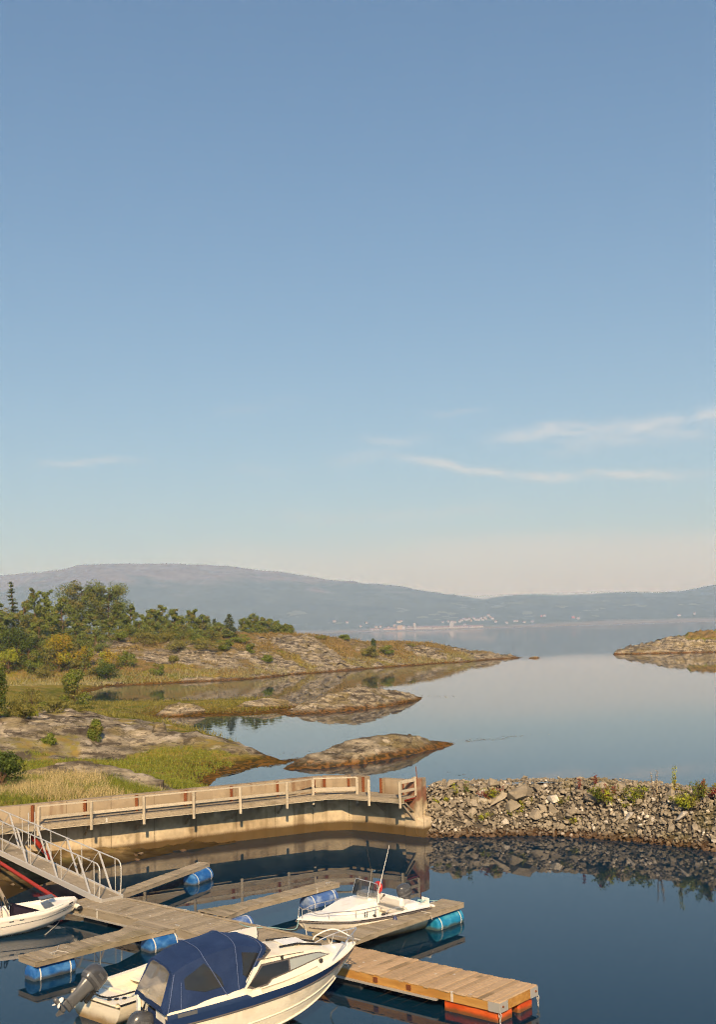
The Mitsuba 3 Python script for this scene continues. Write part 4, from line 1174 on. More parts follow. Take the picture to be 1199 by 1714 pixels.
# pulpit, cleats, vents
bw = lambda t, dy, dz: H.sh(t) + [0, -dy, dz]
for sg in (-1, 1):
    k = [1, sg, 1]
    pr_ = arc([bw(.80, .10, .03) * k, bw(.86, .085, .17) * k, bw(.93, .05, .27) * k, bw(.985, .005, .31) * k, np.array([4.97, 0, 1.70])], 6)
    cr.add('pulpit_rail', cat(tube(pr_, .013, 7), tube([bw(.90, .09, .03) * k, bw(.915, .06, .25) * k], .011, 6), tube([bw(.965, .04, .03) * k, bw(.965, .03, .30) * k], .011, 6)), 'steel')
cr.add('bow_handrail', tube(arc([(3.95, .25, 1.47), (4.05, .24, 1.62), (4.45, .12, 1.72), (4.86, .02, 1.50)], 8), .015, 7), 'white_trim')
cr.add('vent', trimesh.creation.icosphere(2, .055).apply_transform(np.diag([1, .6, 1, 1])).apply_translation(cabpt(3.72, .22) * [1, -1, 1] + [0, -.015, 0]), 'black_rubber')
cr.add('deck_light', trimesh.creation.cylinder(.035, .09, sections=12).apply_translation(cabpt(2.72, 1.0) * [1, -1, 1] + [0, -.02, -.06]), 'black_rubber')
cr.add('cleat', tube([(4.62, -.08, 1.41), (4.62, .08, 1.41)], .02, 6), 'steel'); cr.add('cleat', tube([(1.98, -.86, .995), (2.12, -.86, .995)], .016, 6), 'steel')
cr.add('name_plate', box((.42, .006, .075), m=frame_matrix(up_(.085, .03, -.014) * [1, -1, 1], H.sh(.12) * [1, -1, 1] - H.sh(.05) * [1, -1, 1])), 'motor_light', 'small faded builder plate', smooth=False)
# canopy: lofted over four leaning hoops
HOOPS = [  # x bottom, x top, z bottom, z top, half width bottom, half width top
    (-.06, .20, .94, 1.76, .86, .66), (.45, .50, 1.0, 1.90, .87, .66), (1.36, .88, 1.06, 2.00, .87, .67), (1.60, 1.60, 1.12, 2.09, .85, .68), (1.70, 2.12, 1.12, 1.99, .83, .66), (1.76, 2.36, 1.13, 1.90, .80, .63)]
HP = np.array(HOOPS)
hu = np.linspace(0, 1, len(HP))


def cano(u, v, off=0.0):
    """u 0 stern..1 front; v -1 starboard bottom .. 0 ridge .. 1 port bottom"""
    xb, xt, zb, zt, wb, wt = [np.interp(u, hu, HP[:, k]) for k in range(6)]
    a, sg = abs(v), np.sign(v)
    if a > .42:                        # side panel, rising
        k = (1 - a) / .58
        y, z, x = wb + (wt - wb) * k ** 1.05, zb + (zt - .11 - zb) * k, xb + (xt - xb) * k
    else:                              # roof
        k = a / .42
        y, z, x = wt * (k ** .95), zt - .11 * k ** 3.6, xt
    # fabric sags a little between the hoops
    sag = .022 * math.sin(math.pi * ((u * 5) % 1)) * (1 - .3 * a) * (1 if a < .42 else -.35)
    n = np.array([0, sg * min(1, a / .42) * .9, 1 if a < .42 else .25]); n /= np.linalg.norm(n)
    off = off + .022 * (vfbm([x * 2.2 + 9 + sg * a * 3], [z * 2.4 + y * sg * 1.3 + 5], 3, 5)[0] - .5) + .010 * math.sin(26 * (u + .35 * a)) * max(0, a - .3)
    p = np.array([x, sg * y, z]) + n * (off - sag * (a < .42)) + np.array([0, sg * -abs(sag) * .5, 0]) * (a >= .42)
    return p


def canopatch(u0, u1, v0, v1, off, n=20, outline=None):
    P = np.array([[cano(u, v, off) for v in np.linspace(v0, v1, n)] for u in np.linspace(u0, u1, n)])
    return grid_mesh(P)


vs = np.r_[np.linspace(-1, -.47, 14), -.44, -.42, -.40, -.37, np.linspace(-.33, .33, 15), .37, .40, .42, .44, np.linspace(.47, 1, 14)]
g = grid_mesh(np.array([[cano(u, v) for v in vs] for u in np.linspace(0, 1, 61)]))
g.apply_transform(cr.M)
can = thing('boat_canopy', 'unused', 'x'); labels.pop(can); used.discard(can)
can = put(cr.t + '__canopy', g, 'canvas', 'navy blue fabric canopy', smooth=40)


def addc(nm, m, mat, label=None, smooth=True):
    m = m.copy(); m.apply_transform(cr.M); return put(can + '__' + nm, m, mat, label, smooth=smooth)


def uvpatch(poly, off):
    from shapely.geometry import Polygon
    v, f = trimesh.creation.triangulate_polygon(Polygon(poly), engine='earcut')
    m = trimesh.Trimesh(np.c_[v, np.zeros(len(v))], f, process=False)
    for _ in range(4):
        m = m.subdivide()
    return trimesh.Trimesh(np.array([cano(a, b, off) for a, b, _ in m.vertices]), m.faces, process=False)


for sg in (-1, 1):
    addc('side_window', uvpatch([(.17, sg * .60), (.37, sg * .50), (.43, sg * .76), (.415, sg * .86), (.30, sg * .86), (.18, sg * .74)], .012), 'dark_glass', 'dark clear side panel')
    addc('side_window', uvpatch([(.66, sg * .50), (.88, sg * .50), (.86, sg * .86), (.70, sg * .80)], .012), 'dark_glass', 'dark clear front side panel')
    for u in (.395, .60, .905):
        addc('seam', tube([cano(u, sg * v, .012) for v in np.linspace(.0, 1, 26)], .007, 5), 'stitch')
    addc('seam', tube([cano(.03, sg * v, .012) for v in np.linspace(.45, 1, 14)], .009, 5), 'stitch')
    addc('seam', tube([cano(.14, sg * v, .010) for v in np.linspace(.62, 1, 14)], .006, 5), 'stitch')
# stern panel: border and clear window
ring = np.array([cano(0, v) for v in vs])
c0 = np.array([.06, 0, 1.36])
inner = c0 + (ring - c0) * np.array([1, .82, .78]) + [(-.012), 0, .045]
bord = grid_mesh(np.stack([ring, inner], 0))
addc('stern_panel', cat(bord, trimesh.Trimesh(np.vstack([ring[[0, -1]], inner[[0, -1]]]), [[0, 2, 1], [1, 2, 3]], process=False)), 'canvas', smooth=40)
n_ = len(inner)
pt0 = inner[[0, -1]].mean(0)
gridw = np.array([[inner[i] + (inner[n_ - 1 - i] - inner[i]) * t + [.035 * math.sin(t * 9 + i * .1) * math.sin(math.pi * t), 0, 0] for t in np.linspace(0, 1, 20)] for i in range(n_ // 2)])
addc('stern_window', grid_mesh(gridw), 'clear_vinyl', 'creased clear vinyl window')
cr_ob = outboard(cr, (-.14, .02, .24), tilt=14, size=.92)
cr.add('boarding_bracket', cat(box((.06, .10, .34), (-.06, .62, .78)), box((.10, .06, .06), (-.05, .62, .95))), 'white_trim', smooth=False)
cr.add('fuel_line', tube(arc([(-.02, .3, .9), (-.12, .25, .75), (-.14, .1, .8), (-.15, 0, .95)], 8), .014, 6), 'black_rubber')

# --- second open boat, mostly hidden behind the canopy
ob = Boat('open_boat', 'cream open boat with a raised grey outboard lying behind the blue canopy', (-6.22, 26.40), (.66, .75))
H2 = Hull(4.95, .98, ([0, 2, 3.4, 4.3, 4.95], [.52, .56, .68, .86, 1.02]), rake=.7, tm=.5, p=3.6, keel=-.3, cz=(.06, .5))
ob.add('hull', cat(H2.shell(0, 2.0)), 'hull_bottom'); ob.add('transom', H2.transom(0, 1.75), 'hull_bottom')
ob.add('gunwale', H2.gunwale(0.0, .93, -.01, .0, .16, .26, .18), 'cream_gelcoat')
ob.add('stern_well', cat(box((.62, 1.6, .04), (.33, 0, .44), cham=.01), box((.06, 1.8, .16), (.68, 0, .42))), 'cream_gelcoat')
ob.add('foredeck', H2.deck(.68, .995, .0, .0, .06), 'cream_gelcoat')
ob.add('rub_rail', cat(*[tube([H2.pt(t, 2) * [1, sg, 1] + [0, sg * .012, -.02] for t in np.linspace(0, .985, 36)], .020, 6) for sg in (-1, 1)]), 'black_rubber')
for i, x in enumerate((.18, .30, .44)):
    ob.add('drain_cap', trimesh.creation.cylinder(.05, .03, sections=14).apply_translation((x, -.28 - .10 * i, .475)), 'black_rubber')
ob.add('thwart', box((.35, 1.55, .05), (1.7, 0, .42), cham=.01), 'cream_gelcoat')
ob.add('cable', tube(arc([(-.02, .1, .62), (.05, -.1, .55), (.1, -.4, .56), (.3, -.65, .62), (.55, -.72, .64)], 8), .02, 6), 'black_rubber')
outboard(ob, (-.05, .16, .58), tilt=54, size=.94)

# --- open motor boat with console
hb = np.array([-2.0, 31.45]); st = np.array([1.24, 33.95])
cb = Boat('console_boat', 'white open motorboat with smoked windscreen and tall aerial between two finger docks', st, hb - st)
LB = float(np.linalg.norm(hb - st))
H3 = Hull(LB, .86, ([0, 1.5, 2.8, LB], [.60, .62, .68, .80]), rake=.75, tm=.48, p=2.6, keel=-.26, cz=(.05, .42), tuck=.05)
cb.add('hull_bottom', H3.shell(0, 1.5, nw=12), 'hull_bottom'); cb.add('hull_side', H3.shell(1.5, 2.0), 'white_gelcoat')
cb.add('transom', H3.transom(0, 2.0), 'white_gelcoat')
cb.add('rub_rail', cat(*[tube([H3.pt(t, 1.97) * [1, sg, 1] + [0, sg * .014, 0] for t in np.linspace(0, 1, 40)], .022, 6) for sg in (-1, 1)]), 'rub_rail')
cb.add('spray_rail', cat(*[tube([H3.pt(t, 1.48) * [1, sg, 1] + [0, sg * .008, 0] for t in np.linspace(0, .96, 30)], .016, 6) for sg in (-1, 1)]), 'rub_rail')
cb.add('gunwale', H3.gunwale(0.0, .58, .0, .03, .2, .28, .16), 'white_gelcoat')
cb.add('foredeck', H3.deck(.50, .995, .0, .03, .13), 'white_gelcoat')
cb.add('cuddy', trimesh.convex.convex_hull(np.array([(LB * f, y, z) for f, y, z in ((.42, .62, .62), (.42, .5, 1.02), (.56, .46, 1.0), (.72, .34, .86), (.80, .2, .78), (.42, -.62, .62), (.42, -.5, 1.02), (.56, -.46, 1.0), (.72, -.34, .86), (.80, -.2, .78))])).subdivide().subdivide(), 'white_gelcoat', smooth=60)
cb.add('console', cat(box((.42, .62, .34), (LB * .40, 0, 1.02), cham=.05)), 'white_gelcoat')
cb.add('stern_bench', cat(box((.55, 1.35, .34), (.55, 0, .60), cham=.06), box((.16, 1.3, .26), (.90, 0, .84), cham=.05)), 'white_gelcoat')
cb.add('stern_cap', box((.30, 1.45, .10), (.14, 0, .63), cham=.03), 'white_gelcoat')
wsx = LB * .47
for q in ([(wsx, -.36, 1.12), (wsx + .10, 0, 1.14), (wsx - .02, 0, 1.56), (wsx - .14, -.33, 1.52)], [(wsx, .36, 1.12), (wsx + .10, 0, 1.14), (wsx - .02, 0, 1.56), (wsx - .14, .33, 1.52)], [(wsx, -.36, 1.12), (wsx - .30, -.40, 1.08), (wsx - .36, -.37, 1.42), (wsx - .14, -.33, 1.52)], [(wsx, .36, 1.12), (wsx - .30, .40, 1.08), (wsx - .36, .37, 1.42), (wsx - .14, .33, 1.52)]):
    cb.add('windscreen', trimesh.Trimesh(np.array(q, float), [[0, 1, 2], [0, 2, 3]], process=False), 'smoke_screen', smooth=False)
cb.add('windscreen_frame', cat(tube([(wsx - .36, -.37, 1.42), (wsx - .14, -.33, 1.52), (wsx - .02, 0, 1.56), (wsx - .14, .33, 1.52), (wsx - .36, .37, 1.42)], .012, 6), tube([(wsx - .36, .37, 1.42), (wsx - .3, .40, .9)], .012, 6), tube([(wsx - .36, -.37, 1.42), (wsx - .3, -.40, .9)], .012, 6), tube([(wsx, -.36, 1.12), (wsx - .14, -.33, 1.52)], .010, 6), tube([(wsx, .36, 1.12), (wsx - .14, .33, 1.52)], .010, 6)), 'steel')
whl = [(wsx - .48 + .02 * math.cos(a), .16 * math.cos(a), 1.20 + .16 * math.sin(a)) for a in np.linspace(0, 2 * np.pi, 20)[:-1]]
cb.add('steering_wheel', cat(tube(whl, .014, 6, closed=True), tube([(wsx - .47, -.15, 1.2), (wsx - .47, .15, 1.2)], .012, 6), tube([(wsx - .48, 0, 1.2), (wsx - .34, 0, 1.12)], .018, 6)), 'black_rubber')
cb.add('throttle', tube([(wsx - .45, .38, 1.0), (wsx - .56, .38, 1.08)], .014, 6), 'black_rubber')
cb.add('throttle_knob', trimesh.creation.icosphere(2, .035).apply_translation((wsx - .57, .38, 1.09)), 'black_rubber')
for sg in (-1, 1):
    k = [1, sg, 1]
    Rr = arc([H3.sh(.97) * k + [-.02, -.02 * sg, .05], H3.sh(.975) * k + [-.06, -.02 * sg, .30], H3.sh(.93) * k + [0, -.05 * sg, .30], H3.sh(.88) * k + [0, -.08 * sg, .20], H3.sh(.78) * k + [0, -.1 * sg, .25], H3.sh(.62) * k + [0, -.10 * sg, .27], H3.sh(.44) * k + [0, -.1 * sg, .30]], 6)
    cb.add('bow_rail', cat(tube(Rr, .013, 7), *[tube([H3.sh(t) * k + [.06, -.12 * sg, .04], H3.sh(t + .02) * k + [0, -.1 * sg, z]], .011, 6) for t, z in ((.80, .24), (.62, .27), (.46, .29))]), 'steel')
    cb.add('grab_rail', tube(arc([H3.sh(.40) * k + [0, -.10 * sg, .05], H3.sh(.36) * k + [0, -.10 * sg, .16], H3.sh(.24) * k + [0, -.10 * sg, .17], H3.sh(.20) * k + [0, -.10 * sg, .05]], 6), .012, 6), 'steel')
cb.add('aerial', tube([(wsx - .36, .30, 1.0), (wsx - .92, .26, 2.40)], [.013, .006], 7), 'white_trim', 'long white whip aerial')
cb.add('fishing_rod', tube([(wsx - .26, .32, .75), (wsx - .28, .22, 1.7), (wsx - .22, .1, 2.45)], [.012, .008, .004], 6), 'black_rubber')
cb.add('rod_holder', cat(*[tube([H3.sh(.56) * [1, 1, 1] + [dx, -.10, .04], H3.sh(.56) * [1, 1, 1] + [dx * 1.6, -.10, .22]], .012, 6) for dx in (-.03, .03)]), 'black_rubber')
for f, sz in ((.49, .05), (.42, .045), (.40, .03), (.38, .025)):
    cb.add('deck_fitting', trimesh.creation.icosphere(2, sz).apply_translation(H3.sh(f) + [0, -.10, .06]), 'black_rubber')
cb.add('lifebuoy_post', tube([(.98, -.35, .8), (.98, -.35, 1.0)], .012, 6), 'steel')
ringb = trimesh.creation.torus(.12, .055, major_sections=24, minor_sections=12).apply_transform(frame_matrix((.98, -.35, 1.14), [0, 1, 0], [1, .5, .1]))
cb.add('red_reel', ringb, 'red_mark', 'round red holder with a dark centre')
cb.add('reel_core', trimesh.creation.icosphere(2, .055).apply_translation((.98, -.35, 1.14)), 'black_rubber')
cb.add('boarding_step', cat(box((.34, .34, .06), (-.16, .52, .50), cham=.015), box((.05, .30, .34), (-.05, .52, .66), cham=.01), box((.10, .30, .10), (-.24, .52, .56), cham=.02)), 'white_trim')
ang = lambda t, u: H3.pt(t, 1.5 + .5 * u) * [1, 1, 1]
mk = []
for i in range(7):
    t0 = .185 - i * .0135
    q = [ang(t0, .52), ang(t0 - .009, .52), ang(t0 - .011, .80), ang(t0 - .002, .80)]
    mk.append(trimesh.Trimesh(np.array(q) + [0, .012, 0], [[0, 1, 2], [0, 2, 3]], process=False))
cb.add('hull_lettering', cat(*mk), 'red_mark', 'worn red lettering on the side', smooth=False)
cb.add('hull_emblem', trimesh.creation.icosphere(2, .03).apply_transform(np.diag([1.6, .2, 1, 1])).apply_translation(ang(.222, .58) + [0, .008, 0]), 'rub_rail')
outboard(cb, (.14, -.30, .62), tilt=14, size=.76, prop='motor_grey')
cb.add('mooring_tangle', tube(arc([(.1, .3, .7), (.0, .4, .76), (.1, .5, .72), (-.02, .58, .78), (-.1, .5, .7), (.05, .36, .74)], 8), .014, 6), 'teal_rope')

# --- white dinghy at the left
dg_bow = np.array([-8.86, 35.42]); dh = np.array([.88, .475]); dh /= np.linalg.norm(dh)
dg = Boat('dinghy', 'white plastic dinghy with black steering wheel moored at the left edge', dg_bow - dh * 3.9, dh)
H4 = Hull(3.9, .80, ([0, 1.5, 2.8, 3.9], [.50, .50, .55, .68]), rake=.35, chine=.86, tm=.55, p=2.8, keel=-.16, cz=(.05, .30), k1=.3, tuck=.03)
cs = scene['dinghy_plastic'] = paint((.74, .70, .64), .36, .5)
dg.add('hull', cat(H4.shell(0, 2.0, nw=16)), 'dinghy_plastic', smooth=45); dg.add('transom', H4.transom(0, 2.0), 'dinghy_plastic')
gt = [H4.sh(t) * [1, -1, 1] + [-.05, .09, .0] for t in np.linspace(0, .985, 26)]
gunw = np.vstack([gt, (np.array(gt)[::-1] * [1, -1, 1])])
dg.add('gunwale_tube', tube(gunw, .10, 12), 'dinghy_plastic', smooth=60)
dg.add('inner_liner', H4.gunwale(0, .90, .12, .02, .10, .34, .12), 'dinghy_plastic')
dg.add('bow_deck', H4.deck(.80, .985, .08, .02, .06), 'dinghy_plastic')
dg.add('hull_groove', cat(*[tube([H4.pt(t, 1.62) * [1, sg, 1] + [0, sg * .008, 0] for t in np.linspace(0, .97, 30)], .008, 5) for sg in (-1, 1)]), 'motor_light')
dg.add('grab_line', cat(*[tube([H4.sh(t) * [1, sg, 1] + [0, -sg * .035, .07] for t in np.linspace(.06, .86, 26)], .009, 5) for sg in (-1, 1)]), 'teal_rope')
dg.add('seat', box((.62, .56, .40), (1.05, 0, .36), cham=.06), 'dark_fabric'); dg.add('bow_hatch', box((.42, .40, .04), (3.02, -.05, .56), m=trimesh.transformations.rotation_matrix(-.1, [0, 1, 0]), cham=.01), 'motor_grey')
dg.add('console', trimesh.convex.convex_hull(np.array([(1.95, y, z) for y in (-.28, .28) for z in (.15, .78)] + [(2.42, y, z) for y in (-.3, .3) for z in (.15, .46)] + [(2.9, y, .42) for y in (-.2, .2)])), 'dark_fabric', smooth=40)
whl = [(1.80 - .05 * math.sin(a), .19 * math.cos(a), .82 + .18 * math.sin(a)) for a in np.linspace(0, 2 * np.pi, 20)[:-1]]
dg.add('steering_wheel', cat(tube(whl, .016, 6, closed=True), *[tube([(1.80, 0, .82), (1.80 - .05 * math.sin(a), .18 * math.cos(a), .82 + .17 * math.sin(a))], .012, 5) for a in (.5, 2.6, 4.7)], tube([(1.80, 0, .82), (1.98, 0, .74)], .03, 6)), 'black_rubber')
dg.add('hoop', tube(arc([(1.62, -.30, .50), (1.60, -.30, .85), (1.6, -.2, .94), (1.6, .2, .94), (1.60, .30, .85), (1.62, .30, .50)], 6), .014, 6), 'black_rubber')
dg.add('bow_handle', box((.20, .03, .035), m=frame_matrix(H4.sh(.93) * [1, -1, 1] + [0, -.0, .0], (H4.sh(.96) - H4.sh(.90)) * [1, -1, 1]), cham=.008), 'black_rubber')
for t in (.46, .535):
    dg.add('side_mark', box((.13, .02, .03), m=frame_matrix(H4.pt(t, 1.9) * [1, -1, 1] + [0, -.012, 0], (H4.pt(t + .03, 1.9) - H4.pt(t, 1.9)) * [1, -1, 1])), 'motor_light', smooth=False)

# --- ropes and a fender
def W(B, p):
    return (B.M @ np.r_[p, 1])[:3]


def rope(label, pts, r=.014, m='rope'):
    put('mooring_rope', tube(arc(pts, 8), r, 6), m, label, 'rope', smooth=50)


rope('white rope from the cruiser bow down to the front pontoon', [W(cr, (4.93, .03, 1.46)), W(cr, (5.05, .02, 1.40)), dk(9.9, 1.22, 1.0), dk(10.15, 1.30, .60), dk(10.35, 1.33, DECK + .015), dk(10.6, 1.36, DECK + .015), dk(10.66, 1.42, .42)])
rope('pale teal rope from the open motorboat bow to the main pontoon', [W(cb, (LB - .05, .05, .83)), W(cb, (LB + .12, .08, .62)), dk(6.6, .0, .50), dk(6.3, .12, DECK + .015), dk(5.9, .25, DECK + .015), dk(5.5, .16, DECK + .015)], .013, 'teal_rope')
rope('second pale rope hanging at the open motorboat bow', [W(cb, (LB - .12, .10, .82)), W(cb, (LB - .16, .22, .6)), W(cb, (LB - .1, .34, .35)), W(cb, (LB - .0, .45, .14))], .013)
rope('thin rope from the open motorboat stern to the finger dock tip', [W(cb, (-.1, .4, .72)), F3(4.0, .5, .72), F3(4.6, .25, .60)], .010, 'teal_rope')
fd = trimesh.creation.revolve(np.array([(0, -.20), (.10, -.18), (.115, -.12), (.06, .03), (.025, .10), (0, .12)]), sections=18)
fd.apply_translation(W(cb, H3.pt(.36, 1.78) + [0, .12, .04]))
fk = put('boat_fender', fd, 'fender_blue', 'small dark blue pear fender hanging on the open motorboat side', 'fender', smooth=60)
put(fk + '__lanyard', tube([W(cb, H3.pt(.36, 1.78) + [0, .12, .15]), W(cb, H3.sh(.36) + [0, -.02, .08])], .008, 5), 'rope')
scene['fender_blue'] = paint((.02, .035, .12), .4)
rope('slack rope under the dinghy bow', [dk(-.7, 1.52, .40), dk(-.5, 2.0, .05), dk(-.1, 2.5, .02), dk(.3, 3.0, .02)], .012)
# ------------------------------------------------------------------ vegetation
PAL = {'pine': [(.080, .112, .028), (.195, .225, .060)], 'spruce': [(.045, .064, .022), (.10, .115, .038)], 'dark': [(.040, .064, .016), (.095, .125, .030)], 'green': [(.080, .115, .022), (.185, .215, .042)],
       'olive': [(.11, .112, .03), (.22, .20, .058)], 'orange': [(.24, .165, .024), (.40, .27, .04)], 'yellow': [(.22, .17, .016), (.34, .26, .03)], 'lime': [(.19, .225, .024), (.34, .35, .04)],
       'straw': [(.34, .27, .13), (.54, .45, .25)], 'meadow': [(.105, .145, .022), (.235, .24, .05)], 'heath': [(.15, .105, .04), (.27, .205, .085)], 'reed': [(.20, .19, .09), (.33, .30, .16)], 'float': [(.09, .07, .045), (.16, .13, .08)], 'weed': [(.035, .022, .008), (.11, .06, .015)]}


class Leaves:
    def __init__(s):
        s.v, s.c = [], []

    def add(s, cen, size, pal, r, per=3, flat=.0, c0=None):
        """clumps of leaf-like triangles round each centre"""
        cen = np.asarray(cen, float)
        n = len(cen)
        if n == 0:
            return
        a, b = np.array(PAL[pal])
        k = r.random((n, 1))
        base = a + (b - a) * k
        for _ in range(per):
            d = r.normal(size=(n, 3)); d[:, 2] *= (1 - flat); d /= np.linalg.norm(d, axis=1, keepdims=True)
            if c0 is not None:          # leaves turn their faces outwards and up, as on a branch tip
                o_ = cen - c0; o_ = o_ / (np.linalg.norm(o_, axis=1, keepdims=True) + 1e-9) + [0, 0, .35] + .55 * r.normal(size=(n, 3))
                o_ /= np.linalg.norm(o_, axis=1, keepdims=True); d = d - o_ * (d * o_).sum(1, keepdims=True); d /= np.linalg.norm(d, axis=1, keepdims=True) + 1e-9
                e = np.cross(o_, d)
            else:
                e = r.normal(size=(n, 3))
            if flat > .9:
                e[:, 2] *= .04
            e -= d * (e * d).sum(1, keepdims=True); e /= np.linalg.norm(e, axis=1, keepdims=True)
            sz = np.reshape(size, (-1, 1)) * r.uniform(.6, 1.25, (n, 1))
            o = cen + r.normal(size=(n, 3)) * sz * .35
            if flat > .9:
                o[:, 2] = cen[:, 2]
            tri = np.stack([o - e * sz * .36, o + e * sz * .36, o + d * sz], 1)
            s.v.append(tri.reshape(-1, 3))
            c = np.clip(base * r.uniform(.75, 1.3, (n, 1)), 0, .8)
            s.c.append(np.repeat(c, 3, 0))

    def mesh(s):
        v = np.vstack(s.v)
        return trimesh.Trimesh(v, np.arange(len(v)).reshape(-1, 3), process=False), np.vstack(s.c)


def put_leaves(key, L, label=None, **kw):
    m, c = L.mesh()
    return put(key, m, 'leaf', label, color=c, **kw)


def limb(a, b, r0, r1, r, n=4):
    p = np.linspace(a, b, n) + r.normal(size=(n, 3)) * np.linalg.norm(np.subtract(b, a)) * .03
    p[0], p[-1] = a, b
    return tube(p, np.linspace(r0, r1, n), 5)


def blob(cen, rad, n, r, shell=.55):
    d = r.normal(size=(n, 3)); d /= np.linalg.norm(d, axis=1, keepdims=True)
    k = shell + (1 - shell) * r.random((n, 1)) ** .6
    return np.asarray(cen) + d * k * rad


def tree(key, label, category, x, y, h, w, kind, seed, group=None, z=None, dens=1.0, leaf=None):
    r = np.random.default_rng(seed)
    z = ground_z(x, y) if z is None else z
    t = thing(key, label, category, group)
    base = np.array([x, y, z - .15])
    L, wood = Leaves(), []
    lean = r.normal(size=2) * .03 * h
    top = base + [lean[0], lean[1], h]
    ax = lambda k: base + (top - base) * k + np.array([math.sin(k * 5 + seed), math.cos(k * 4 + seed), 0]) * .012 * h
    rad = .018 * h + .03
    wood.append(tube(np.array([ax(k) for k in np.linspace(0, .97, 9)]), np.linspace(rad, rad * .2, 9), 7))
    leaf = leaf or .040 * h ** .5 + .11
    if kind in ('spruce',):
        k = .10
        while k < .98:
            for j in range(5):
                a = r.uniform(0, 2 * np.pi); ln = (w / 2) * (1 - k) ** .85 * r.uniform(.75, 1.15) + .08
                o = ax(k); e = o + np.array([math.cos(a) * ln, math.sin(a) * ln, -.22 * ln + .05])
                if ln > .5:
                    wood.append(limb(o, e, .022, .008, r, 3))
                q = o + (e - o) * r.uniform(.15, 1.0, (int(9 * dens * max(ln, .4) / .8) + 3, 1)) + r.normal(size=(1, 3)) * .03
                q = q + r.normal(size=q.shape) * [.13, .13, .06]
                L.add(q, leaf * .95, 'spruce', r, 3, .3)
            k += .045 + .02 * r.random()
    elif kind in ('pine', 'bigpine'):
        lo = .06 if kind == 'pine' else .24
        nb = int((19 if kind == 'pine' else 26) * dens)
        for i in range(nb):
            k = lo + (1 - lo) * (i + r.random()) / nb
            prof = (.18 + .95 * max(0, 1.02 - k) ** .7 * (.75 + .25 * min(1, k * 4))) if kind == 'pine' else (.55 + .6 * math.sin((k - lo) / (1 - lo) * np.pi * .80))
            a = r.uniform(0, 2 * np.pi); ln = w / 2 * prof * r.uniform(.6, 1.15)
            o = ax(max(lo * .8, k - .06)); e = ax(k) + np.array([math.cos(a) * ln, math.sin(a) * ln, .10 * ln + .02 * h])
            wood.append(limb(o, e, rad * .42, rad * .12, r))
            s_ = (1.18 - .62 * k if kind == 'pine' else 1.0) * np.array([.36 * ln + .32, .36 * ln + .32, .24 * ln + .20]) * (1.0 if kind == 'pine' else 1.15)
            for m_ in range(2):
                cc = o + (e - o) * (1.0 if m_ == 0 else .55) + r.normal(size=3) * .12
                L.add(blob(cc, s_ * (1 if m_ == 0 else .7), int(60 * dens), r, .35), leaf, 'pine' if r.random() < .75 else 'olive', r, 3, .0, cc - [0, 0, .2 * s_[2]])
        L.add(blob(ax(.97), [.22, .22, .4], 30, r), leaf, 'pine', r, 3)
    else:
        nb = max(5, int(9 * dens))
        for i in range(nb):
            a = r.uniform(0, 2 * np.pi); k = r.uniform(.28, .9)
            ln = w / 2 * math.sin(min(1, (1.08 - k) * 1.35) * np.pi * .5) * r.uniform(.35, .95)
            e = ax(k) + np.array([math.cos(a) * ln, math.sin(a) * ln, 0])
            wood.append(limb(ax(k * .35), e, rad * .6, rad * .15, r))
            s_ = np.array([.26 * w, .26 * w, .19 * h]) * r.uniform(.7, 1.15)
            pal = kind
            if kind == 'orange':
                pal = ['orange', 'yellow', 'lime', 'olive'][int(r.integers(4))] if k > .3 else 'green'
            elif kind == 'yellow':
                pal = ['yellow', 'lime', 'yellow', 'green'][int(r.integers(4))]
            elif kind == 'green' and r.random() < .25:
                pal = 'olive'
            L.add(blob(e, s_, int(75 * dens), r, .45), leaf, pal, r, 3, 0, e)
        L.add(blob(ax(.25), [.42 * w, .42 * w, .18 * h], int(90 * dens), r, .5), leaf, 'green' if kind in ('orange', 'yellow', 'lime') else kind, r, 3)
    put(t + '__trunk', cat(*wood), 'bark', smooth=50)
    put_leaves(t + '__crown', L)
    return t


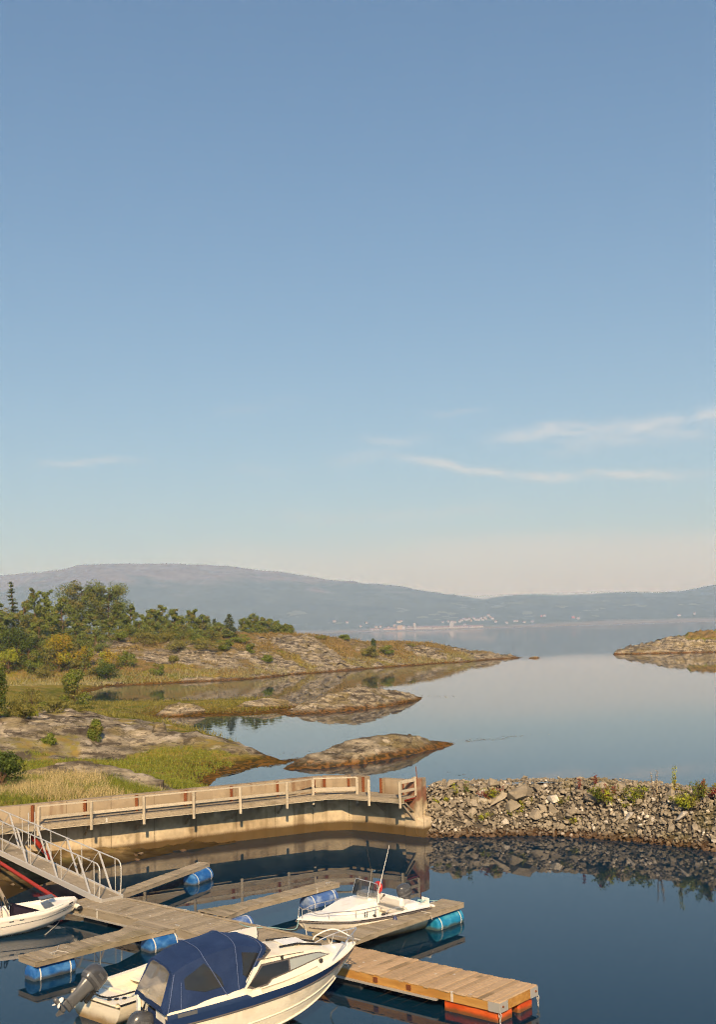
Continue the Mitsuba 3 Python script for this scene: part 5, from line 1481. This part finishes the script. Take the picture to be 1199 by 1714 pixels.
NAMED = [
    ('spruce_tree', 'tall dark spruce with a pointed top at the far left of the headland', 'spruce', -72.1, 236, 12.6, 4.6, 'spruce'),
    ('pine_tree', 'big spreading pine with layered crown, left one of the tall pair on the headland', 'pine tree', -59.4, 244, 11.0, 7.4, 'bigpine'),
    ('pine_tree', 'big spreading pine, right one of the tall pair on the headland', 'pine tree', -54.9, 247, 10.7, 7.6, 'bigpine'),
    ('spruce_tree', 'tiny lone spruce with bare stem on the headland crest', 'spruce', -33.9, 262, 4.2, 1.6, 'spruce'),
    ('spruce_tree', 'dark conical spruce among lighter shrubs in the middle of the ridge', 'spruce', -29.1, 250, 5.2, 4.8, 'spruce'),
    ('broadleaf_tree', 'dark rounded broadleaf tree behind the lime bush at the left', 'tree', -65.6, 214, 8.2, 6.4, 'dark'),
    ('broadleaf_tree', 'smaller dark broadleaf tree between the lime bush and the orange bush', 'tree', -62.3, 212.6, 6.2, 3.8, 'dark'),
    ('bush', 'round orange and yellow autumn bush at the foot of the headland pines', 'bush', -56.3, 212.5, 6.9, 6.8, 'orange'),
    ('bush', 'narrow yellow bush just right of the round orange bush', 'bush', -52.0, 214.0, 5.0, 3.4, 'yellow'),
    ('bush', 'yellow topped bush standing above a dark green bush on the headland shore', 'bush', -47.4, 211.5, 4.8, 4.6, 'yellow'),
    ('bush', 'low dark green bush below the yellow topped bush', 'bush', -46.4, 207.6, 3.3, 4.8, 'dark'),
    ('bush', 'bright lime green bush at the left foot of the headland', 'bush', -65.4, 211.4, 5.2, 5.8, 'lime'),
    ('bush', 'small round green bush standing alone on the headland shore slope', 'bush', -37.9, 212.0, 2.5, 2.6, 'green'),
    ('bush', 'single dark upright juniper on the low end of the headland', 'bush', 2.6, 267.0, 3.7, 1.5, 'dark'),
    ('small_tree', 'loose olive green young tree on the near side of the tidal pool', 'tree', -31.7, 126.0, 4.2, 3.4, 'green'),
    ('leaning_tree', 'tall leafy tree cut off by the left edge above the shore rocks', 'tree', -25.3, 78.5, 4.0, 2.3, 'dark'),
    ('bush', 'glossy dark green bush at the left edge just behind the quay wall', 'bush', -16.5, 52.2, 1.9, 2.0, 'dark'),
    ('bush', 'wispy shrub growing between the near shore rocks', 'bush', -18.2, 78.0, 1.6, .9, 'green'),
    ('bush', 'olive shrub beneath the leafy tree at the left edge', 'bush', -23.8, 80.5, 1.5, 2.2, 'olive'),
]
near_leaf = {'small_tree': .17, 'leaning_tree': .13}
for i, (k, lb, ct, x, y, h, w_, kd) in enumerate(NAMED):
    nr = y < 130
    tree(k, lb, ct, x, y, h, w_, kd, 100 + i, dens=1.5 if nr or kd == 'bigpine' else (2.0 if w_ > 6 else 1.2), leaf=near_leaf.get(k, .10 if y < 100 else None))
PINES = [(-68.8, 240, 9.8, 5.4), (-64.9, 236, 10.5, 5.8), (-60.9, 232, 9.5, 5.2), (-66.7, 226, 9.9, 5.8), (-59.9, 222, 9.6, 6), (-61.8, 217, 9.0, 5.9), (-52.2, 246, 7.4, 4.0), (-56.3, 236, 5.8, 6.2), (-52.6, 238, 4.6, 5.0), (-50.4, 250, 7.0, 3.6),
         (-47.5, 252, 7.9, 4.8), (-44.2, 252, 7.8, 4.8), (-41.2, 250, 6.5, 4.0), (-39, 248, 5, 3.6), (-37.8, 258, 6.7, 4.2), (-35.6, 256, 4.5, 3.3), (-30.4, 247, 4.2, 3.4), (-26.8, 262, 3.9, 3.2), (-24.9, 264, 5.0, 3.6), (-23.2, 264, 4.5, 3.3), (-21.4, 264, 3.4, 3.0), (-19.8, 266, 3.0, 2.6), (-18.1, 267, 2.5, 2.4), (-16.9, 268, 2.0, 2.0),
         (-69.5, 222, 8.4, 5.8), (-44, 240, 5.2, 5.1), (-40.3, 240, 3.8, 4.3), (-46.7, 240, 4.2, 4.4), (-34.6, 240, 3.3, 3.8), (-31.9, 241, 3, 3.6), (-57.2, 228, 5.3, 4.8), (-52.9, 226, 4.0, 4.2), (-74, 230, 8.5, 6), (-77.5, 238, 9.5, 6), (-79, 226, 8, 6)]
crest = sorted([p for p in PINES if p[1] >= 246], key=lambda p: -p[0] / p[1])
ORD = ['rightmost'] + [o + ' from the right' for o in 'second third fourth fifth sixth seventh eighth ninth tenth eleventh twelfth thirteenth fourteenth fifteenth sixteenth seventeenth eighteenth'.split()]
for i, (x, y, h, w_) in enumerate(PINES):
    nth = next((ORD[j] for j, p in enumerate(crest) if p[:2] == (x, y) and j < len(ORD)), None)
    if x > -48 and i % 3 == 1:
        h, w_ = h * .8, w_ * 1.25
    elif x > -48:
        h, w_ = h * .92, w_ * 1.35
    else:
        w_ *= 1.2
    tree('young_pine', f'young green pine standing {nth} along the crest of the headland' if nth else 'green pine in the dense tree belt at the left of the headland', 'pine tree', x, y, h, w_, 'pine', 300 + i, 'pines along the headland ridge', dens=1.45 if h > 5 else 1.1)
SCRUB = [(-60.5, 211.0, 4.4, 4.0, 'green'), (-44.5, 215.5, 3.3, 3.4, 'green'), (-36.5, 228, 2.4, 6, 'olive'), (-31.2, 229, 2.1, 6, 'olive'), (-22.9, 235, 2.1, 2.2, 'green'), (-26.3, 245, 1.8, 4.6, 'green'), (-19.5, 233.5, 1.5, 2.2, 'green'), (-36.6, 221, 1.2, 2.4, 'olive'), (1.8, 264, 2.7, 4.4, 'olive'), (5.8, 270, 2.2, 3.8, 'green'), (-44.2, 231, 2.5, 6.0, 'olive'),
         (-52.8, 211.2, 3.0, 2.7, 'olive'), (-28.3, 234, 2.7, 3.7, 'green'), (-55, 217, 4.0, 3.6, 'olive'), (-33.5, 235, 2.0, 4, 'green'), (-40, 236, 2.4, 5, 'olive'), (-10, 268, 1.2, 3, 'olive'), (-4, 272, 1.3, 3, 'green'), (-49.5, 232, 2.6, 4, 'green'), (-58.4, 209.5, 2.4, 3.4, 'olive'), (-69.5, 209, 3.4, 5, 'olive'), (-49, 210, 2, 3, 'olive'), (12, 286, 1, 2.4, 'olive')]
for i, (x, y, h, w_, kd) in enumerate(SCRUB):
    tree('scrub', 'low olive green scrub bush on the rocky slope of the headland', 'bush', x, y, h, w_, kd, 500 + i, 'scrub on the headland slope', dens=1.3)
NEARB = [(-30.6, 118, 1.4, 2.4, 'olive'), (-23.7, 88.5, 1.1, 1.9, 'olive'), (-24.6, 84, 1.0, 1.4, 'lime'), (-20.6, 75.2, .7, .9, 'green'), (-34, 122, 1.3, 2.2, 'green'), (-28, 110, 1.0, 2.6, 'olive'), (-37, 128, 2.2, 3.4, 'olive')]
for i, (x, y, h, w_, kd) in enumerate(NEARB):
    tree('scrub', 'low bush among the rocks and grass of the near left shore', 'bush', x, y, h, w_, kd, 600 + i, 'bushes on the near left shore', dens=.9, leaf=.12)


# ground cover
def blades(area, n, hgt, pal, r, zf=ground_z, keep=None, wide=.012, bend=.35, per=4, spread=.12):
    L = Leaves()
    a, b = np.array(PAL[pal])
    out = 0
    V, Cc = [], []
    xs_, ys_ = r.uniform(area[0], area[1], n), r.uniform(area[2], area[3], n)
    zz = map_coordinates(Z, [(xs_ + 130) / .5, (ys_ - 44) / .5], order=1, mode='nearest')
    ok = zz > .12
    if keep is not None:
        ok &= keep(xs_, ys_)
    xs_, ys_, zz = xs_[ok], ys_[ok], zz[ok]
    m = len(xs_)
    for _ in range(per):
        o = np.c_[xs_, ys_, zz - .03] + r.normal(size=(m, 3)) * [spread, spread, 0]
        hh = hgt * r.uniform(.55, 1.25, (m, 1))
        d = np.c_[r.normal(size=(m, 2)) * bend, np.ones(m)] * hh
        e = np.c_[r.normal(size=(m, 2)), np.zeros(m)]; e /= np.linalg.norm(e, axis=1, keepdims=True)
        V.append(np.stack([o - e * wide, o + e * wide, o + d], 1).reshape(-1, 3))
        c = a + (b - a) * r.random((m, 1))
        Cc.append(np.repeat(c * r.uniform(.8, 1.2, (m, 1)), 3, 0))
    v = np.vstack(V)
    return trimesh.Trimesh(v, np.arange(len(v)).reshape(-1, 3), process=False), np.vstack(Cc)


def rock_at(x, y):
    return map_coordinates(rockness, [(x + 130) / .5, (y - 44) / .5], order=1, mode='nearest')


rg = np.random.default_rng(77)
behind = lambda x, y: y - np.interp(x, [-17.2, -1.89], [41.9, 50.1]) > .6
m, c = blades((-17.5, -10, 50.0, 57.0), 2300, .5, 'straw', rg, keep=lambda x, y: behind(x, y) & (vfbm(x * .6, y * .6, 3, 9) > .42), wide=.014, per=5)
put('dry_grass', m, 'leaf', 'tall pale dry grass behind the quay wall', kind='stuff', color=c)
m, c = blades((-20, -8.6, 48.0, 64.0), 7500, .34, 'meadow', rg, keep=lambda x, y: behind(x, y) & (rock_at(x, y) < .5), wide=.014, per=4)
put('meadow_grass', m, 'leaf', 'green tussock grass on the near left shore', kind='stuff', color=c)
m, c = blades((-30, -8.5, 62, 80), 9000, .26, 'meadow', rg, keep=lambda x, y: rock_at(x, y) < .45, wide=.022, per=3)
put('meadow_grass', m, 'leaf', 'yellow green marsh grass between the near rocks', kind='stuff', color=c)
m, c = blades((-60, -7, 82, 160), 14000, .42, 'olive', rg, keep=lambda x, y: (rock_at(x, y) < .5) & (vfbm(x * .2, y * .2, 3, 19) > .45), wide=.035, per=3, spread=.3)
put('rough_grass', m, 'leaf', 'rough olive and ochre grass around the tidal pool', kind='stuff', color=c)
m, c = blades((-75, 30, 200, 300), 30000, .75, 'reed', rg, keep=lambda x, y: (map_coordinates(Z, [(x + 130) / .5, (y - 44) / .5], order=1) < 2.0) & (rock_at(x, y) < .75), wide=.06, per=3, spread=.4)
put('shore_reeds', m, 'leaf', 'pale reeds and rough grass along the headland shore', kind='stuff', color=c)
m, c = blades((-80, 35, 208, 305), 34000, .5, 'heath', rg, keep=lambda x, y: (rock_at(x, y) < .55) & (vfbm(x * .12, y * .12, 3, 29) > .44), wide=.09, per=3, spread=.5)
put('heather', m, 'leaf', 'olive and ochre heather over the headland', kind='stuff', color=c)

# floating weed off the rocks
L = Leaves()
for (x0, y0, x1, y1, n, wd) in ((6.6, 146, 11, 143, 45, 2.2), (6.8, 86, 9.0, 88.0, 30, 1.3), (9.0, 87.0, 14.0, 90.6, 36, 1.6), (-7, 83, -3, 79, 16, 2.2), (3, 62, 6, 68, 8, 2.0), (-6.5, 74.6, -4.4, 78, 420, 1.0), (-8.6, 71, -7, 74.6, 160, .7)):
    k = rg.random((n, 1))
    q = np.array([x0, y0]) + (np.array([x1, y1]) - [x0, y0]) * k + rg.normal(size=(n, 2)) * wd * .4
    L.add(np.c_[q, np.full(n, .004)], .17, 'weed' if n > 100 else 'float', rg, 3, .985)
put_leaves('seaweed', L, kind='stuff'); labels['seaweed'] = {'label': 'brown seaweed breaking the surface off the skerries', 'category': 'seaweed', 'kind': 'stuff'}

# plants on the breakwater
def bw_z(x, y):
    d = np.hypot(BASE[:, 0] - x, BASE[:, 1] - y); k = int(np.argmin(d))
    t = float(np.dot(np.array([x, y]) - BASE[k], bn[k]))
    return float(rub(blen[k], t)[2])


def stems(key, label, ct, x, y, spec, seed, group=None):
    """spec: (n stems, height, palette, leaf size, leaves per stem, spread)"""
    t = thing(key, label, ct, group)
    r = np.random.default_rng(seed)
    z = bw_z(x, y)
    L, wood = Leaves(), []
    n, h, pals, ls, per, sp = spec
    for i in range(n):
        a = r.uniform(0, 2 * np.pi); q = sp * r.random() ** .5
        o = np.array([x, y, z - .05]) + [math.cos(a) * q * .6, math.sin(a) * q * .6, 0]
        e = o + np.array([math.cos(a) * q, math.sin(a) * q, h * r.uniform(.65, 1.1)])
        wood.append(tube([o, (o + e) / 2 + r.normal(size=3) * .03, e], [.010, .008, .004], 5))
        k = r.uniform(.25, 1.0, (per, 1))
        L.add(o + (e - o) * k + r.normal(size=(per, 3)) * ls * .7, ls, pals[i % len(pals)], r, 3)
    put(t + '__stem', cat(*wood), 'bark', smooth=50); put_leaves(t + '__foliage', L)


PAL['red'] = [(.14, .03, .022), (.22, .06, .04)]
PAL['pale'] = [(.42, .36, .24), (.6, .52, .38)]
stems('breakwater_shrub', 'dense green and reddish shrub right of the two red docks on the breakwater', 'shrub', 9.85, 47.0, (20, .72, ['green', 'olive', 'lime', 'olive', 'red'], .075, 26, .5), 1)
stems('breakwater_shrub', 'reddish brown shrub at the right edge on the breakwater crest', 'shrub', 13.1, 45.2, (18, .55, ['olive', 'green', 'olive', 'red'], .07, 24, .6), 2)
stems('breakwater_shrub', 'low yellow green weed in front of the right edge shrub', 'shrub', 12.5, 45.0, (16, .42, ['lime', 'olive'], .08, 26, .45), 3)
stems('sapling', 'slender yellow green sapling standing up from the breakwater at the right', 'sapling', 12.15, 46.0, (2, 1.05, ['lime', 'yellow'], .075, 26, .12), 4)
stems('red_dock', 'left one of two dark red dock stalks on the breakwater crest', 'plant', 8.85, 48.1, (1, .62, ['red'], .05, 46, .02), 5)
stems('red_dock', 'right one of two dark red dock stalks on the breakwater crest', 'plant', 9.5, 47.9, (1, .72, ['red'], .055, 60, .02), 6)
stems('pale_stalks', 'bundle of bleached grass stalks left of the sapling', 'plant', 11.55, 46.4, (6, 1.0, ['pale'], .035, 16, .16), 7)
stems('breakwater_weed', 'sparse yellow weed on the left end of the breakwater crest', 'plant', 3.75, 48.9, (6, .55, ['lime'], .06, 12, .2), 8)
stems('breakwater_weed', 'thin grey green weed second from the wall on the breakwater crest', 'plant', 4.25, 49.0, (4, .62, ['green'], .055, 12, .12), 9)
stems('breakwater_weed', 'reddish and yellow weed on the breakwater crest left of the big slabs', 'plant', 5.1, 48.7, (14, .42, ['red', 'lime', 'olive'], .07, 20, .4), 10)
stems('breakwater_weed', 'yellow green weed between the shrub and the bleached stalks', 'plant', 10.75, 46.6, (12, .55, ['lime', 'green'], .07, 18, .35), 11)
for i, (x, y) in enumerate(((6.6, 48.2), (8.0, 47.9), (6.2, 48.0), (8.3, 47.1), (4.7, 48.0), (10.4, 46.5), (3.2, 48.7))):
    stems('breakwater_weed', 'low tuft of olive weed among the breakwater stones', 'plant', x, y, (8, .22, ['olive', 'lime'], .06, 14, .3), 30 + i, 'weed tufts among the breakwater stones')

# ------------------------------------------------------------------ the town across the fjord
scene['house_wall'] = diffuse((.33, .32, .31)); scene['house_ochre'] = diffuse((.36, .27, .17)); scene['house_red'] = diffuse((.35, .10, .07)); scene['house_roof'] = diffuse((.16, .11, .10))


def hill_hit(a, e):
    """the first far hillside that the line at this slope meets: x, y, z"""
    best = None
    for nm in ('hills', 'mountain'):
        Xg, Yg, Zg = FAR[nm]
        i = int(np.clip(np.searchsorted(Xg[:, 0], a * 6500), 1, len(Xg) - 2))
        for j in range(2, Xg.shape[1] - 1):
            y = Yg[i, j]
            i2 = int(np.clip(np.searchsorted(Xg[:, 0], a * y), 1, len(Xg) - 2))
            if abs(Xg[i2, 0] - a * y) > 60:
                continue
            if Zg[i2, j] > max(EYE + e * y, 3):
                if best is None or y < best[1]:
                    best = (a * y, Yg[i2, j], Zg[i2, j])
                break
    return best


SITES = [(-.0236, .0074), (-.0127, .0066), (-.0007, .0026), (.0046, .005), (.0128, .0012), (.0165, .0008), (.0238, .0013), (.0291, .0012), (.0329, .0045), (.035, .0056), (.041, .0008), (.0716, .0030), (.0764, .0045), (.0795, .0040), (.0863, .0038), (.0908, .0009), (.0948, .0060), (.0985, .0070), (.101, .0047), (.1053, .0062), (.1084, .0068), (.1117, .0078), (.1132, .0075), (.1177, .0031), (.1271, .0018), (.1339, .0032), (.1355, .0029), (.1582, .0067), (.1609, .0066), (.1858, .0040), (.19, .003), (.2802, .004), (.2933, .0045), (.088, .0052), (.0905, .0062), (.0925, .0054), (.0965, .0049), (.0992, .0058), (.1032, .0055), (.1065, .0050), (.1095, .0058), (.115, .0060), (.082, .0033), (.15, .0022), (.143, .0015)]
rh = np.random.default_rng(8)


def house(x, y, z, w_, d_, h_, wall, label, ct, group=None, roof=True, key='house'):
    t = thing(key, label, ct, group)
    yaw = np.array([1, .25 * rh.standard_normal(), 0])
    put(t + '__wall', box((w_, d_, h_ + 4), m=frame_matrix((x, y, z + h_ / 2 - 2), yaw)), wall)
    if roof:
        F = frame_matrix((x, y, z + h_), yaw)
        rf = trimesh.convex.convex_hull(np.array([(sx * (w_ / 2 + .5), sy * (d_ / 2 + .5), .02) for sx in (-1, 1) for sy in (-1, 1)] + [(sx * (w_ / 2 + .5), 0, .42 * d_) for sx in (-1, 1)])); rf.apply_transform(F)
        put(t + '__roof', rf, 'house_roof')


for a, e in SITES:
    hit = hill_hit(a, e)
    if hit is None:
        continue
    x, y, z = hit
    big = rh.random()
    house(x, y, z, rh.uniform(9, 15) * (1.5 if big > .85 else 1), 9, rh.uniform(5, 7.5), ['house_wall', 'house_wall', 'house_wall', 'house_ochre', 'house_red'][int(rh.choice(5, p=[.4, .2, .2, .12, .08]))], 'tiny pale house on the far shore of the fjord', 'house', 'houses of the town across the fjord')


def quay_site(a):
    hit = hill_hit(a, -.0004)
    return hit if hit else (a * 6300, 6300, 4)


for a, w_, h_, ww, lb in ((.0335, 26, 24, 'house_ochre', 'tall ochre and white silo building on the quay of the far town'), (.0365, 14, 18, 'house_wall', 'white block right of the tall silo building in the far town'), (.0460, 9, 34, 'house_wall', 'slim pale tower on the quay of the far town'), (.0530, 150, 10, 'house_wall', 'long white waterfront hall in the middle of the far town'), (.0245, 60, 9, 'house_ochre', 'low ochre hall at the left end of the far waterfront'), (.0690, 90, 8, 'house_wall', 'second long pale waterfront hall right of the first'), (.0790, 16, 30, 'house_wall', 'pale church like tower behind the far waterfront'), (.0830, 120, 8, 'house_wall', 'low pale sheds at the right end of the far town quay'), (.1000, 70, 8, 'house_wall', 'white shed by the water below the hillside houses'), (.0115, 44, 7, 'house_wall', 'white boathouse row left of the far town')):
    x, y, z = quay_site(a)
    house(x, y - 30, 3.0, w_, 16, h_, ww, lb, 'building', key='waterfront_building', roof=h_ < 20)
